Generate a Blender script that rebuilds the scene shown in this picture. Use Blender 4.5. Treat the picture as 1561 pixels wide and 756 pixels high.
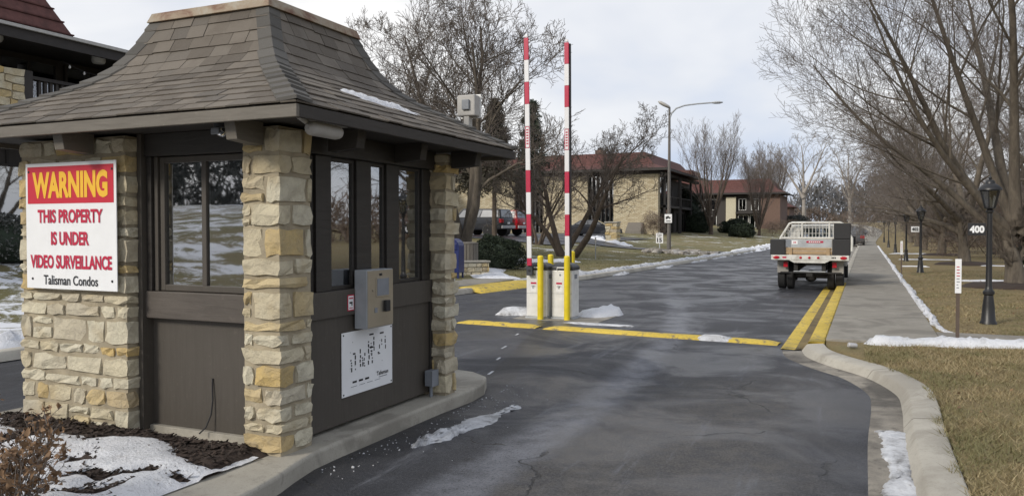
import bpy, math, random
import numpy as np
from mathutils import Vector, Matrix

for o in list(bpy.data.objects): bpy.data.objects.remove(o)
S = bpy.context.scene
COL = S.collection
rad = math.radians

# ------------------------------------------------------------------ camera
cam = bpy.data.cameras.new("camera"); camo = bpy.data.objects.new("camera", cam); COL.objects.link(camo)
cam.sensor_width = 36; cam.sensor_fit = 'HORIZONTAL'; cam.lens = 36*1210/1561
cam.clip_start = 0.05; cam.clip_end = 3000
camo.location = (0, 0, 1.65); camo.rotation_euler = (rad(90-1.349), 0, rad(24.03))
S.camera = camo
S.render.resolution_x = 1024; S.render.resolution_y = 495

# ------------------------------------------------------------------ world: hazy broken overcast over a clear-sky base
W = bpy.data.worlds.new("World"); S.world = W; W.use_nodes = True
nt = W.node_tree; nt.nodes.clear()
def WN(t, **k):
    n = nt.nodes.new(t)
    for a, b in k.items(): setattr(n, a, b)
    return n
SUN_EL, SUN_AZ = 30, 208
wo = WN('ShaderNodeOutputWorld'); bg = WN('ShaderNodeBackground'); bg.inputs[1].default_value = 0.096
sky = WN('ShaderNodeTexSky'); sky.sky_type = 'NISHITA'; sky.sun_disc = False
sky.sun_elevation = rad(SUN_EL); sky.sun_rotation = rad(SUN_AZ); sky.dust_density = 2.0; sky.air_density = 1.0
tc = WN('ShaderNodeTexCoord'); mp = WN('ShaderNodeMapping'); mp.inputs['Scale'].default_value = (1.0, 1.0, 2.6)
mp.inputs['Location'].default_value = (0.35, 0.1, 0.0)
nz = WN('ShaderNodeTexNoise'); nz.inputs['Scale'].default_value = 1.9; nz.inputs['Detail'].default_value = 5; nz.inputs['Roughness'].default_value = 0.5; nz.inputs['Distortion'].default_value = 0.35
rp = WN('ShaderNodeValToRGB'); rp.color_ramp.elements[0].position = 0.33; rp.color_ramp.elements[0].color = (4.7, 5.55, 7.3, 1)
rp.color_ramp.elements[1].position = 0.66; rp.color_ramp.elements[1].color = (9.3, 9.2, 9.1, 1)
e = rp.color_ramp.elements.new(0.5); e.color = (7.2, 7.4, 7.9, 1)
mx = WN('ShaderNodeMix', data_type='RGBA'); mx.inputs[0].default_value = 0.9
L = nt.links.new
L(tc.outputs['Generated'], mp.inputs[0]); L(mp.outputs[0], nz.inputs[0]); L(nz.outputs[0], rp.inputs[0])
L(sky.outputs[0], mx.inputs[6]); L(rp.outputs[0], mx.inputs[7]); L(mx.outputs[2], bg.inputs[0]); L(bg.outputs[0], wo.inputs[0])

# ------------------------------------------------------------------ sun (veiled by cloud: weak and very soft)
sl = bpy.data.lights.new("sun", 'SUN'); sl.energy = 2.1; sl.angle = rad(12); sl.color = (1.0, 0.93, 0.82)
so = bpy.data.objects.new("sun", sl); COL.objects.link(so)
sd = Vector((math.sin(rad(SUN_AZ))*math.cos(rad(SUN_EL)), math.cos(rad(SUN_AZ))*math.cos(rad(SUN_EL)), math.sin(rad(SUN_EL))))
so.rotation_euler = sd.to_track_quat('Z', 'Y').to_euler(); so.location = (-20, -30, 30)

vs = S.view_settings; vs.view_transform = 'Standard'; vs.look = 'None'; vs.exposure = 0.3; vs.gamma = 1.0; vs.use_curve_mapping = False

# ------------------------------------------------------------------ materials
M = {}
class NT:
    def __init__(s, name):
        s.m = bpy.data.materials.new(name); s.m.use_nodes = True; s.t = s.m.node_tree
        s.b = s.t.nodes['Principled BSDF']; s.out = s.t.nodes['Material Output']; M[name] = s.m
        s.co = s.n('ShaderNodeTexCoord')
    def n(s, t, **k):
        q = s.t.nodes.new(t)
        for a, b in k.items(): setattr(q, a, b)
        return q
    def l(s, a, b): s.t.links.new(a, b)
    def noise(s, scale, detail=4, rough=.55, dist=0, vec=None, mscale=None):
        q = s.n('ShaderNodeTexNoise'); q.inputs['Scale'].default_value = scale; q.inputs['Detail'].default_value = detail
        q.inputs['Roughness'].default_value = rough; q.inputs['Distortion'].default_value = dist
        v = vec or s.co.outputs['Object']
        if mscale:
            mm = s.n('ShaderNodeMapping'); mm.inputs['Scale'].default_value = mscale; s.l(v, mm.inputs[0]); v = mm.outputs[0]
        s.l(v, q.inputs['Vector']); return q.outputs[0]
    def ramp(s, fac, stops):
        q = s.n('ShaderNodeValToRGB'); r = q.color_ramp
        r.elements[0].position = stops[0][0]; r.elements[0].color = c4(stops[0][1])
        r.elements[1].position = stops[-1][0]; r.elements[1].color = c4(stops[-1][1])
        for p, c in stops[1:-1]: e = r.elements.new(p); e.color = c4(c)
        s.l(fac, q.inputs[0]); return q.outputs[0]
    def mix(s, fac, a, b, mode='MIX'):
        q = s.n('ShaderNodeMix', data_type='RGBA', blend_type=mode)
        for i, v in ((0, fac), (6, a), (7, b)):
            if isinstance(v, (int, float)): q.inputs[i].default_value = v
            elif isinstance(v, tuple): q.inputs[i].default_value = c4(v)
            else: s.l(v, q.inputs[i])
        return q.outputs[2]
    def math(s, op, a, b=0.0, c=0.0, clamp=False):
        q = s.n('ShaderNodeMath', operation=op, use_clamp=clamp)
        for i, v in enumerate((a, b, c)):
            if isinstance(v, (int, float)): q.inputs[i].default_value = v
            else: s.l(v, q.inputs[i])
        return q.outputs[0]
    def rng(s, v, a, b, c=0.0, d=1.0):
        q = s.n('ShaderNodeMapRange', clamp=True, interpolation_type='SMOOTHSTEP')
        s.l(v, q.inputs[0])
        for i, x in enumerate((a, b, c, d)): q.inputs[i+1].default_value = x
        return q.outputs[0]
    def xyz(s):
        q = s.n('ShaderNodeSeparateXYZ'); s.l(s.co.outputs['Object'], q.inputs[0]); return q.outputs
    def col(s, v):
        if isinstance(v, tuple): s.b.inputs['Base Color'].default_value = c4(v)
        else: s.l(v, s.b.inputs['Base Color'])
    def ro(s, v):
        if isinstance(v, (int, float)): s.b.inputs['Roughness'].default_value = v
        else: s.l(v, s.b.inputs['Roughness'])
    def bump(s, h, st=.3, d=.01):
        q = s.n('ShaderNodeBump'); q.inputs['Strength'].default_value = st; q.inputs['Distance'].default_value = d
        s.l(h, q.inputs['Height']); s.l(q.outputs[0], s.b.inputs['Normal'])
    def orand(s): return s.n('ShaderNodeObjectInfo').outputs['Random']
    def irand(s): return s.n('ShaderNodeNewGeometry').outputs['Random Per Island']
def c4(c):
    if isinstance(c, (int, float)): return (c, c, c, 1)
    return tuple(c)+(1,) if len(c) == 3 else c
def simple(name, c, r=.6, var=.18, scale=9, metal=0, bump=0, bscale=60, spec=None):
    t = NT(name); n = t.noise(scale, 5)
    lo = tuple(v*(1-var) for v in c); hi = tuple(min(1, v*(1+var)) for v in c)
    t.col(t.ramp(n, [(.3, lo), (.7, hi)])); t.ro(r); t.b.inputs['Metallic'].default_value = metal
    if spec is not None: t.b.inputs['Specular IOR Level'].default_value = spec
    if bump: t.bump(t.noise(bscale, 4), bump, .01)
    return t

# asphalt: dark sealed tarmac, salt-dried tyre tracks, brown worn area, cracks, damp patches
t = NT('asphalt'); X, Y, Z = t.xyz()
fine = t.noise(48, 5, .9); grit = t.noise(120, 2, .9); mid = t.noise(3.0, 7, .68, .4); big = t.noise(.35, 4, .55, .5)
base = t.ramp(mid, [(.3, (.014, .0155, .021)), (.55, (.026, .0285, .037)), (.75, (.046, .050, .063))])
base = t.mix(t.rng(big, .50, .74), base, (.052, .055, .066))
wob = t.math('MULTIPLY_ADD', t.noise(.55, 3), 1.5, -.75); wob2 = t.math('MULTIPLY_ADD', t.noise(2.6, 4, .7), 1.0, -.5)
# brownish grit worn zone right of the wheel track
xw = t.math('ADD', X, t.math('ADD', wob, wob2))
bz = t.math('MULTIPLY', t.rng(xw, -2.3, -1.75), t.rng(xw, .1, -.9))
bz = t.math('MULTIPLY', bz, t.rng(t.math('ADD', Y, t.math('MULTIPLY', wob, 2.)), 10.6, 8.0))
base = t.mix(t.math('MULTIPLY', bz, t.rng(t.noise(6, 8, .8), .36, .64, .25, .9)), base, (.088, .080, .070))
# dried salt in the wheel track that bends from the gate lane toward the camera
xc = t.math('MULTIPLY_ADD', t.math('POWER', t.math('MAXIMUM', t.math('SUBTRACT', Y, 6.0), 0), 2.0), -.0112, -2.33)
dx = t.math('ABSOLUTE', t.math('SUBTRACT', t.math('ADD', X, t.math('ADD', t.math('MULTIPLY', wob, .16), t.math('MULTIPLY', wob2, .18))), xc))
trk = t.math('MULTIPLY', t.rng(dx, .34, .08), t.rng(t.noise(2.4, 8, .75), .30, .62, .12, 1))
trk = t.math('MULTIPLY', trk, t.rng(Y, 30, 10))
base = t.mix(t.math('MULTIPLY', trk, .85), base, (.19, .20, .23))
# salt scuffs along the lanes
st = t.noise(1.0, 8, .78, .2, mscale=(3.4, .34, 1))
base = t.mix(t.math('MULTIPLY', t.rng(st, .55, .68), .65), base, (.16, .170, .195))
sc2 = t.noise(1.0, 7, .75, .5, mscale=(.5, 2.6, 1)); base = t.mix(t.math('MULTIPLY', t.math('MULTIPLY', t.rng(sc2, .60, .72), t.rng(Y, 11, 15)), .5), base, (.17, .18, .2))
# oil and damp spots
base = t.mix(t.math('MULTIPLY', t.rng(t.noise(1.7, 4, .6, .3), .64, .74), .75), base, (.012, .012, .014))
# crack sealing strip leading from island nose to the gate
sx = t.math('ABSOLUTE', t.math('SUBTRACT', t.math('ADD', X, t.math('MULTIPLY', wob, .16)), t.math('MULTIPLY_ADD', t.math('SUBTRACT', Y, 7.6), -.255, -3.62)))
sm_ = t.math('MULTIPLY', t.math('MULTIPLY', t.rng(sx, .2, .14), t.rng(Y, 7.0, 7.6)), t.rng(Y, 13.2, 12.8))
base = t.mix(t.math('MULTIPLY', sm_, t.rng(t.noise(28, 5, .7), .3, .6, .55, 1)), base, (.014, .0135, .013))
# grit swept against the booth kerb
gk = t.math('MULTIPLY', t.rng(X, -2.95, -3.35), t.math('MULTIPLY', t.rng(Y, 8.2, 7.2), t.rng(fine, .44, .54)))
base = t.mix(t.math('MULTIPLY', gk, .7), base, (.012, .011, .010))
# cracks
vor = t.n('ShaderNodeTexVoronoi', feature='DISTANCE_TO_EDGE'); vor.inputs['Scale'].default_value = .42
vm = t.n('ShaderNodeVectorMath', operation='ADD'); nzv = t.n('ShaderNodeTexNoise'); nzv.inputs['Scale'].default_value = 2.2; nzv.inputs['Detail'].default_value = 5
t.l(t.co.outputs['Object'], nzv.inputs[0]); sc = t.n('ShaderNodeVectorMath', operation='SCALE'); sc.inputs[3].default_value = .55
t.l(nzv.outputs[1], sc.inputs[0]); t.l(t.co.outputs['Object'], vm.inputs[0]); t.l(sc.outputs[0], vm.inputs[1]); t.l(vm.outputs[0], vor.inputs['Vector'])
crk = t.math('MULTIPLY', t.rng(vor.outputs[0], .006, .002), t.rng(t.noise(.8, 3), .45, .53))
base = t.mix(t.math('MULTIPLY', crk, .9), base, (.008, .008, .008))
# stone grain
base = t.mix(t.math('MULTIPLY', t.rng(fine, .49, .42), .75), base, (.012, .012, .014))
base = t.mix(t.math('MULTIPLY', t.rng(fine, .53, .60), .55), base, (.105, .104, .108))
base = t.mix(t.math('MULTIPLY', t.rng(grit, .56, .64), .5), base, (.20, .195, .19))
t.col(base)
damp = t.rng(t.noise(.7, 5, .6, .6), .40, .62)
t.ro(t.math('MULTIPLY_ADD', damp, .40, .36))
hh = t.math('SUBTRACT', t.math('ADD', fine, t.math('MULTIPLY', mid, .8)), t.math('MULTIPLY', crk, 2.0)); t.bump(hh, .8, .006)

def concrete(name, a, b, stain):
    t = NT(name); n = t.noise(2.2, 7, .65, .3); f = t.noise(70, 4, .85); w = t.noise(.9, 5, .6, .8)
    c = t.ramp(n, [(.3, a), (.7, b)]); c = t.mix(t.math('MULTIPLY', t.rng(w, .50, .62), .7), c, stain); c = t.mix(t.math('MULTIPLY', t.rng(t.noise(7, 7, .8, .5), .54, .64), .5), c, stain)
    c = t.mix(t.math('MULTIPLY', t.rng(f, .54, .64), .4), c, tuple(v*.5 for v in a))
    t.col(c); t.ro(.82); t.bump(f, .35, .004)
concrete('concrete', (.30, .28, .235), (.41, .385, .33), (.20, .185, .155))
concrete('concrete_kerb', (.36, .335, .285), (.45, .425, .365), (.27, .248, .208))
concrete('sidewalk', (.215, .198, .168), (.30, .28, .24), (.16, .147, .125))
concrete('gutter_mud', (.10, .075, .035), (.24, .18, .07), (.05, .04, .028))
concrete('gutter_stained', (.085, .077, .066), (.33, .30, .25), (.038, .034, .03))
concrete('gutter_concrete', (.20, .185, .16), (.34, .32, .275), (.075, .068, .06))
t = NT('yellow_kerb'); n = t.noise(7, 7, .7, .4); n2 = t.noise(1.3, 4)
c = t.ramp(n2, [(.3, (.50, .36, .045)), (.7, (.64, .47, .075))])
c = t.mix(t.rng(n, .54, .62), c, (.19, .155, .10)); c = t.mix(t.math('MULTIPLY', t.rng(t.noise(1.1, 6, .75, .6), .57, .68), .6), c, (.17, .145, .10)); c = t.mix(t.math('MULTIPLY', t.rng(t.noise(30, 4), .5, .75), .4), c, (.14, .11, .06)); t.col(c); t.ro(.75); t.bump(n, .3, .006)
t = NT('grass_ground'); X, Y, Z = t.xyz()
n = t.noise(1.1, 6, .6, .5); f = t.noise(60, 4, .75); b = t.noise(.18, 4, .5)
c = t.ramp(n, [(.3, (.18, .134, .062)), (.5, (.25, .19, .088)), (.7, (.18, .165, .068))])
lft = t.rng(X, 0.3, -9.)
c = t.mix(t.math('MULTIPLY', lft, t.rng(b, .35, .6, .35, .85)), c, (.15, .145, .058))
c = t.mix(t.math('MULTIPLY', t.rng(f, .50, .62), .8), c, (.07, .052, .026))
sn = t.noise(.42, 7, .7, .6)
snm = t.math('ADD', t.math('MULTIPLY', t.rng(sn, .56, .63), t.rng(X, -8.8, -10.2)), 0.0)
snm = t.math('MULTIPLY', snm, t.rng(t.noise(9, 5, .75), .32, .6))
sou = t.math('MULTIPLY', t.math('MULTIPLY', t.rng(X, -8.5, -9.5), t.rng(Y, 16., 11.)), t.rng(t.math('ADD', t.noise(.7, 6, .7, .8), t.math('MULTIPLY', t.noise(14, 4, .8), .25)), .58, .68))
snm = t.math('MAXIMUM', snm, sou)
c = t.mix(snm, c, (.80, .82, .86)); t.col(c); t.ro(.95); t.bump(f, .8, .03)
t = NT('dry_grass'); r = t.irand(); n = t.noise(.9, 5, .6, .4); X, Y, Z = t.xyz()
c = t.ramp(r, [(0, (.15, .11, .046)), (.35, (.27, .21, .11)), (.7, (.40, .325, .19)), (1, (.17, .16, .068))])
c = t.mix(t.math('MULTIPLY', t.rng(n, .44, .60), .75), c, (.125, .128, .052)); c = t.mix(t.math('MULTIPLY', t.rng(X, -6, -9), .6), c, (.15, .155, .06)); t.col(c); t.ro(.8)
t = NT('snow'); n = t.noise(2.5, 6, .65); f = t.noise(45, 5, .7)
c = t.ramp(n, [(.3, (.66, .68, .72)), (.6, (.83, .84, .87))]); c = t.mix(t.math('MULTIPLY', t.rng(f, .55, .65), .45), c, (.36, .355, .35)); c = t.mix(t.math('MULTIPLY', t.rng(t.noise(6, 6, .75), .56, .66), .4), c, (.42, .41, .40)); t.col(c); t.ro(.6)
t.b.inputs['Subsurface Weight'].default_value = 0.0; t.bump(t.math('ADD', f, n), .9, .03)
t = NT('dirty_snow'); n = t.noise(5, 7, .7, .4); f = t.noise(38, 5, .75)
c = t.ramp(n, [(.32, (.16, .155, .15)), (.48, (.52, .53, .55)), (.7, (.76, .78, .81))]); c = t.mix(t.math('MULTIPLY', t.rng(f, .55, .75), .55), c, (.12, .115, .11)); t.col(c); t.ro(.65); t.bump(t.math('ADD', f, n), .7, .02)
t = NT('mulch'); n = t.noise(40, 6, .75); r = t.irand(); c = t.ramp(n, [(.3, (.012, .009, .007)), (.7, (.050, .034, .026))]); t.col(t.mix(t.math('MULTIPLY', r, .5), c, (.075, .05, .038))); t.ro(.9); t.bump(n, .8, .02)
# limestone: per-stone tint
t = NT('limestone'); r = t.orand(); n = t.noise(9, 6, .65, .4); f = t.noise(55, 5, .75); p = t.noise(2.3, 3)
c = t.ramp(r, [(0, (.57, .52, .39)), (.3, (.64, .60, .47)), (.55, (.60, .53, .37)), (.74, (.53, .48, .37)), (.82, (.58, .47, .27)), (.93, (.56, .40, .15)), (1, (.46, .40, .30))])
c = t.mix(t.rng(n, .38, .68), c, t.mix(.4, c, (.30, .26, .20)))
c = t.mix(t.math('MULTIPLY', t.rng(p, .5, .7), .4), c, (.45, .33, .15)); c = t.mix(t.math('MULTIPLY', t.rng(f, .6, .8), .5), c, (.20, .17, .125)); t.col(c); t.ro(.88)
t.bump(t.math('ADD', t.math('MULTIPLY', n, 1.6), t.math('MULTIPLY', f, .55)), .9, .022)
simple('mortar', (.33, .285, .205), .95, .25, 6, bump=.6, bscale=90)
def wood(name, a, b, r=.6, ms=(.6, .6, 6)):
    t = NT(name); g = t.noise(5, 6, .6, .8, mscale=ms); w = t.noise(1.5, 4); f = t.noise(70, 3)
    c = t.ramp(g, [(.3, a), (.7, b)]); c = t.mix(t.math('MULTIPLY', t.rng(w, .55, .75), .4), c, tuple(v*1.35 for v in b)); c = t.mix(t.math('MULTIPLY', t.rng(t.noise(16, 6, .8), .58, .66), .35), c, tuple(v*1.7 for v in b)); t.col(c); t.ro(r); t.bump(t.math('ADD', g, t.math('MULTIPLY', f, .3)), .25, .008)
wood('brown_paint', (.058, .050, .041), (.070, .061, .051), .55, (7, 7, .5))
wood('brown_trim', (.062, .052, .044), (.088, .075, .064), .55)
wood('dark_frame', (.020, .017, .015), (.034, .030, .026), .5)
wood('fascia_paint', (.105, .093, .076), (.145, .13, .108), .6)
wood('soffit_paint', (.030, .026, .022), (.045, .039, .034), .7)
t = NT('shingle'); r = t.orand(); f = t.noise(110, 4, .8); n = t.noise(3, 5, .6, .5)
c = t.ramp(r, [(0, (.092, .079, .065)), (.35, (.128, .110, .090)), (.7, (.172, .150, .124)), (1, (.112, .100, .086))])
c = t.mix(t.math('MULTIPLY', t.rng(n, .45, .7), .45), c, (.085, .070, .055)); c = t.mix(t.math('MULTIPLY', t.rng(f, .5, .75), .6), c, (.195, .17, .14)); t.col(c); t.ro(.92); t.bump(f, .7, .006)
t = NT('hip_shingle'); r = t.orand(); f = t.noise(110, 4, .8)
c = t.ramp(r, [(0, (.072, .068, .062)), (1, (.110, .104, .094))]); c = t.mix(t.math('MULTIPLY', t.rng(f, .5, .75), .5), c, (.16, .15, .135)); t.col(c); t.ro(.92); t.bump(f, .6, .006)
t = NT('rusty_flashing'); n = t.noise(3.2, 7, .7, .8); c = t.ramp(n, [(.36, (.30, .265, .205)), (.5, (.25, .19, .125)), (.62, (.14, .062, .03))]); t.col(c); t.ro(.6); t.bump(n, .2, .01)
def glass(name, tint, gl, r=.02):
    t = NT(name); t.t.nodes.remove(t.b); tr = t.n('ShaderNodeBsdfTransparent'); tr.inputs[0].default_value = c4(tint)
    g = t.n('ShaderNodeBsdfGlossy'); g.inputs['Roughness'].default_value = r; g.inputs[0].default_value = (.95, .97, 1, 1)
    fr = t.n('ShaderNodeFresnel'); fr.inputs[0].default_value = 1.6; ms = t.n('ShaderNodeMixShader')
    bp = t.n('ShaderNodeBump'); bp.inputs['Strength'].default_value = .006; bp.inputs['Distance'].default_value = .05
    t.l(t.noise(2.2, 2), bp.inputs['Height']); t.l(bp.outputs[0], g.inputs['Normal'])
    t.l(t.math('ADD', fr.outputs[0], gl, clamp=True), ms.inputs[0]); t.l(tr.outputs[0], ms.inputs[1]); t.l(g.outputs[0], ms.inputs[2]); t.l(ms.outputs[0], t.out.inputs[0])
glass('booth_glass', (.72, .75, .73), .36)
glass('car_glass', (.05, .06, .06), .12)
glass('cab_glass', (.30, .42, .36), .55)
glass('house_glass', (.12, .13, .14), .34)
glass('lamp_glass', (.55, .55, .52), .12, .15)
for nm, c, r in [('white_paint', (.74, .74, .72), .4), ('sign_white', (.78, .79, .80), .45), ('sign_red', (.52, .012, .035), .45), ('sign_yellow', (.82, .47, .03), .45),
                 ('letter_red', (.48, .010, .05), .5), ('black_print', (.016, .016, .018), .5), ('bollard_yellow', (.72, .56, .015), .45), ('arm_red', (.45, .012, .055), .4), ('arm_white', (.72, .72, .73), .4),
                 ('cabinet_white', (.70, .70, .68), .4), ('charcoal_plastic', (.038, .041, .048), .5), ('black_metal', (.013, .013, .014), .4), ('mailbox_blue', (.012, .022, .115), .35),
                 ('tyre', (.016, .016, .017), .85), ('rim', (.42, .42, .43), .35), ('tail_red', (.40, .008, .02), .2), ('amber', (.6, .22, .02), .25), ('black_plastic', (.018, .018, .02), .55),
                 ('grey_flap', (.26, .25, .23), .7), ('galvanised', (.38, .40, .42), .45), ('beige_metal', (.46, .43, .36), .5), ('plank', (.36, .255, .15), .8), ('chassis_dark', (.02, .019, .018), .8),
                 ('conduit_grey', (.20, .215, .24), .5), ('weathered_white', (.42, .41, .39), .6), ('bronze_pole', (.075, .062, .05), .5), ('pole_grey', (.125, .115, .105), .5), ('post_brown', (.09, .065, .05), .7),
                 ('brick', (.15, .098, .078), .9), ('trim_dark', (.030, .026, .024), .7), ('siding_dark', (.040, .035, .032), .7), ('cream_wall', (.52, .48, .36), .85), ('curtain', (.42, .42, .38), .8), ('interior', (.10, .09, .08), .9), ('blind_tan', (.58, .45, .27), .8), ('bin_wood', (.16, .145, .125), .8)]:
    simple(nm, c, r, .03 if nm.startswith(('sign', 'letter', 'black_p', 'arm')) else .12, 7, bump=0 if nm.startswith(('sign', 'letter', 'black_p', 'arm')) else .12, bscale=40)
t = NT('truck_white'); n = t.noise(2.6, 7, .7, .4); t.col(t.mix(t.math('MULTIPLY', t.rng(n, .42, .66), .55), (.64, .64, .61), (.26, .24, .21))); t.ro(.5)
t = simple('maroon_shingle', (.098, .040, .034), .9, .3, 5, bump=.6, bscale=18)
t = simple('stainless', (.42, .385, .32), .38, .1, 3, metal=.85)
simple('paint_black', (.022, .024, .030), .2, .1, 3); simple('paint_red', (.30, .012, .016), .2, .1, 3); simple('paint_grey', (.07, .075, .085), .2, .1, 3); simple('paint_silver', (.30, .31, .33), .3, .1, 3)
t = NT('bark_grey'); n = t.noise(7, 6, .7, .5, mscale=(1, 1, .3)); c = t.ramp(n, [(.3, (.060, .050, .040)), (.7, (.165, .14, .11))]); t.col(c); t.ro(.95); t.bump(n, .8, .03)
t = NT('bark_brown'); n = t.noise(7, 6, .7, .5, mscale=(1, 1, .3)); c = t.ramp(n, [(.3, (.050, .036, .027)), (.7, (.125, .098, .075))]); t.col(c); t.ro(.95); t.bump(n, .8, .03)
t = NT('twig'); n = t.noise(1.2, 3); c = t.ramp(n, [(.3, (.090, .073, .060)), (.7, (.15, .125, .103))]); t.col(c); t.ro(.9)
t = NT('twig_pale'); n = t.noise(1.2, 3); c = t.ramp(n, [(.3, (.22, .20, .175)), (.7, (.33, .30, .27))]); t.col(c); t.ro(.9)
t = NT('twig_brown'); n = t.noise(1.2, 3); c = t.ramp(n, [(.3, (.125, .104, .09)), (.7, (.20, .172, .15))]); t.col(c); t.ro(.9)
def leafm(name, a, b):
    t = NT(name); r = t.irand(); n = t.noise(2.5, 4); c = t.ramp(r, [(0, a), (1, b)]); t.col(t.mix(t.math('MULTIPLY', t.rng(n, .4, .7), .4), c, tuple(v*.6 for v in a))); t.ro(.75)
leafm('needles', (.016, .026, .016), (.045, .060, .034)); leafm('needles_brown', (.040, .036, .024), (.075, .066, .042)); leafm('boxwood', (.008, .016, .008), (.026, .042, .018))
leafm('russet_twigs', (.10, .072, .055), (.18, .135, .105)); leafm('dead_leaf', (.13, .072, .035), (.28, .17, .09)); leafm('grey_wood', (.105, .105, .11), (.165, .16, .16)); leafm('dark_wood', (.055, .062, .055), (.12, .12, .108))
t = NT('rock'); r = t.orand(); n = t.noise(4, 6, .7); c = t.ramp(n, [(.3, (.16, .15, .135)), (.55, (.38, .36, .33)), (.72, (.66, .66, .67))]); t.col(t.mix(t.math('MULTIPLY', r, .4), c, (.30, .25, .20))); t.ro(.9); t.bump(n, .6, .03)
# far rubble walls: stones too small to pick apart
t = NT('far_rubble'); br = t.n('ShaderNodeTexBrick'); br.inputs['Scale'].default_value = 1; br.inputs['Brick Width'].default_value = .42; br.inputs['Row Height'].default_value = .15; br.inputs['Mortar Size'].default_value = .018
br.inputs['Color1'].default_value = (.58, .52, .38, 1); br.inputs['Color2'].default_value = (.36, .29, .18, 1); br.inputs['Mortar'].default_value = (.20, .17, .12, 1)
sx = t.xyz(); cb = t.n('ShaderNodeCombineXYZ'); t.l(t.math('ADD', sx[0], sx[1]), cb.inputs[0]); t.l(t.math('ADD', sx[2], t.math('MULTIPLY', t.noise(2.5, 3), .12)), cb.inputs[1]); t.l(cb.outputs[0], br.inputs['Vector'])
t.col(t.mix(.22, br.outputs[0], t.ramp(t.noise(3, 5), [(.3, (.30, .25, .16)), (.7, (.52, .47, .35))]))); t.ro(.9); t.bump(br.outputs[1], -.5, .03)

# ------------------------------------------------------------------ mesh helpers
def link(o, parent=None):
    COL.objects.link(o)
    if parent is not None: o.parent = parent
    return o
def tag(o, label=None, cat=None, group=None, kind=None):
    for k, v in (('label', label), ('category', cat), ('group', group), ('kind', kind)):
        if v: o[k] = v
    return o
def thing(name, loc, label, cat, group=None, rz=0):
    o = bpy.data.objects.new(name, None); o.location = loc; o.rotation_euler = (0, 0, rz); o.empty_display_size = .2
    link(o); return tag(o, label, cat, group)
def fast(name, V, F, mat, parent=None, smooth=False):
    V = np.asarray(V, dtype=np.float32); me = bpy.data.meshes.new(name); n = len(V); me.vertices.add(n); me.vertices.foreach_set('co', V.ravel())
    if isinstance(F, np.ndarray): F = [F]
    loops = np.concatenate([f.ravel() for f in F]).astype(np.int32); tot = np.concatenate([np.full(len(f), f.shape[1], np.int32) for f in F])
    st = np.concatenate([[0], np.cumsum(tot)[:-1]]).astype(np.int32)
    me.loops.add(len(loops)); me.loops.foreach_set('vertex_index', loops); me.polygons.add(len(tot)); me.polygons.foreach_set('loop_start', st)
    me.polygons.foreach_set('loop_total', tot)
    if smooth: me.polygons.foreach_set('use_smooth', np.ones(len(tot), bool))
    me.update(calc_edges=True); me.validate(); me.materials.append(M[mat])
    return link(bpy.data.objects.new(name, me), parent)
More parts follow.
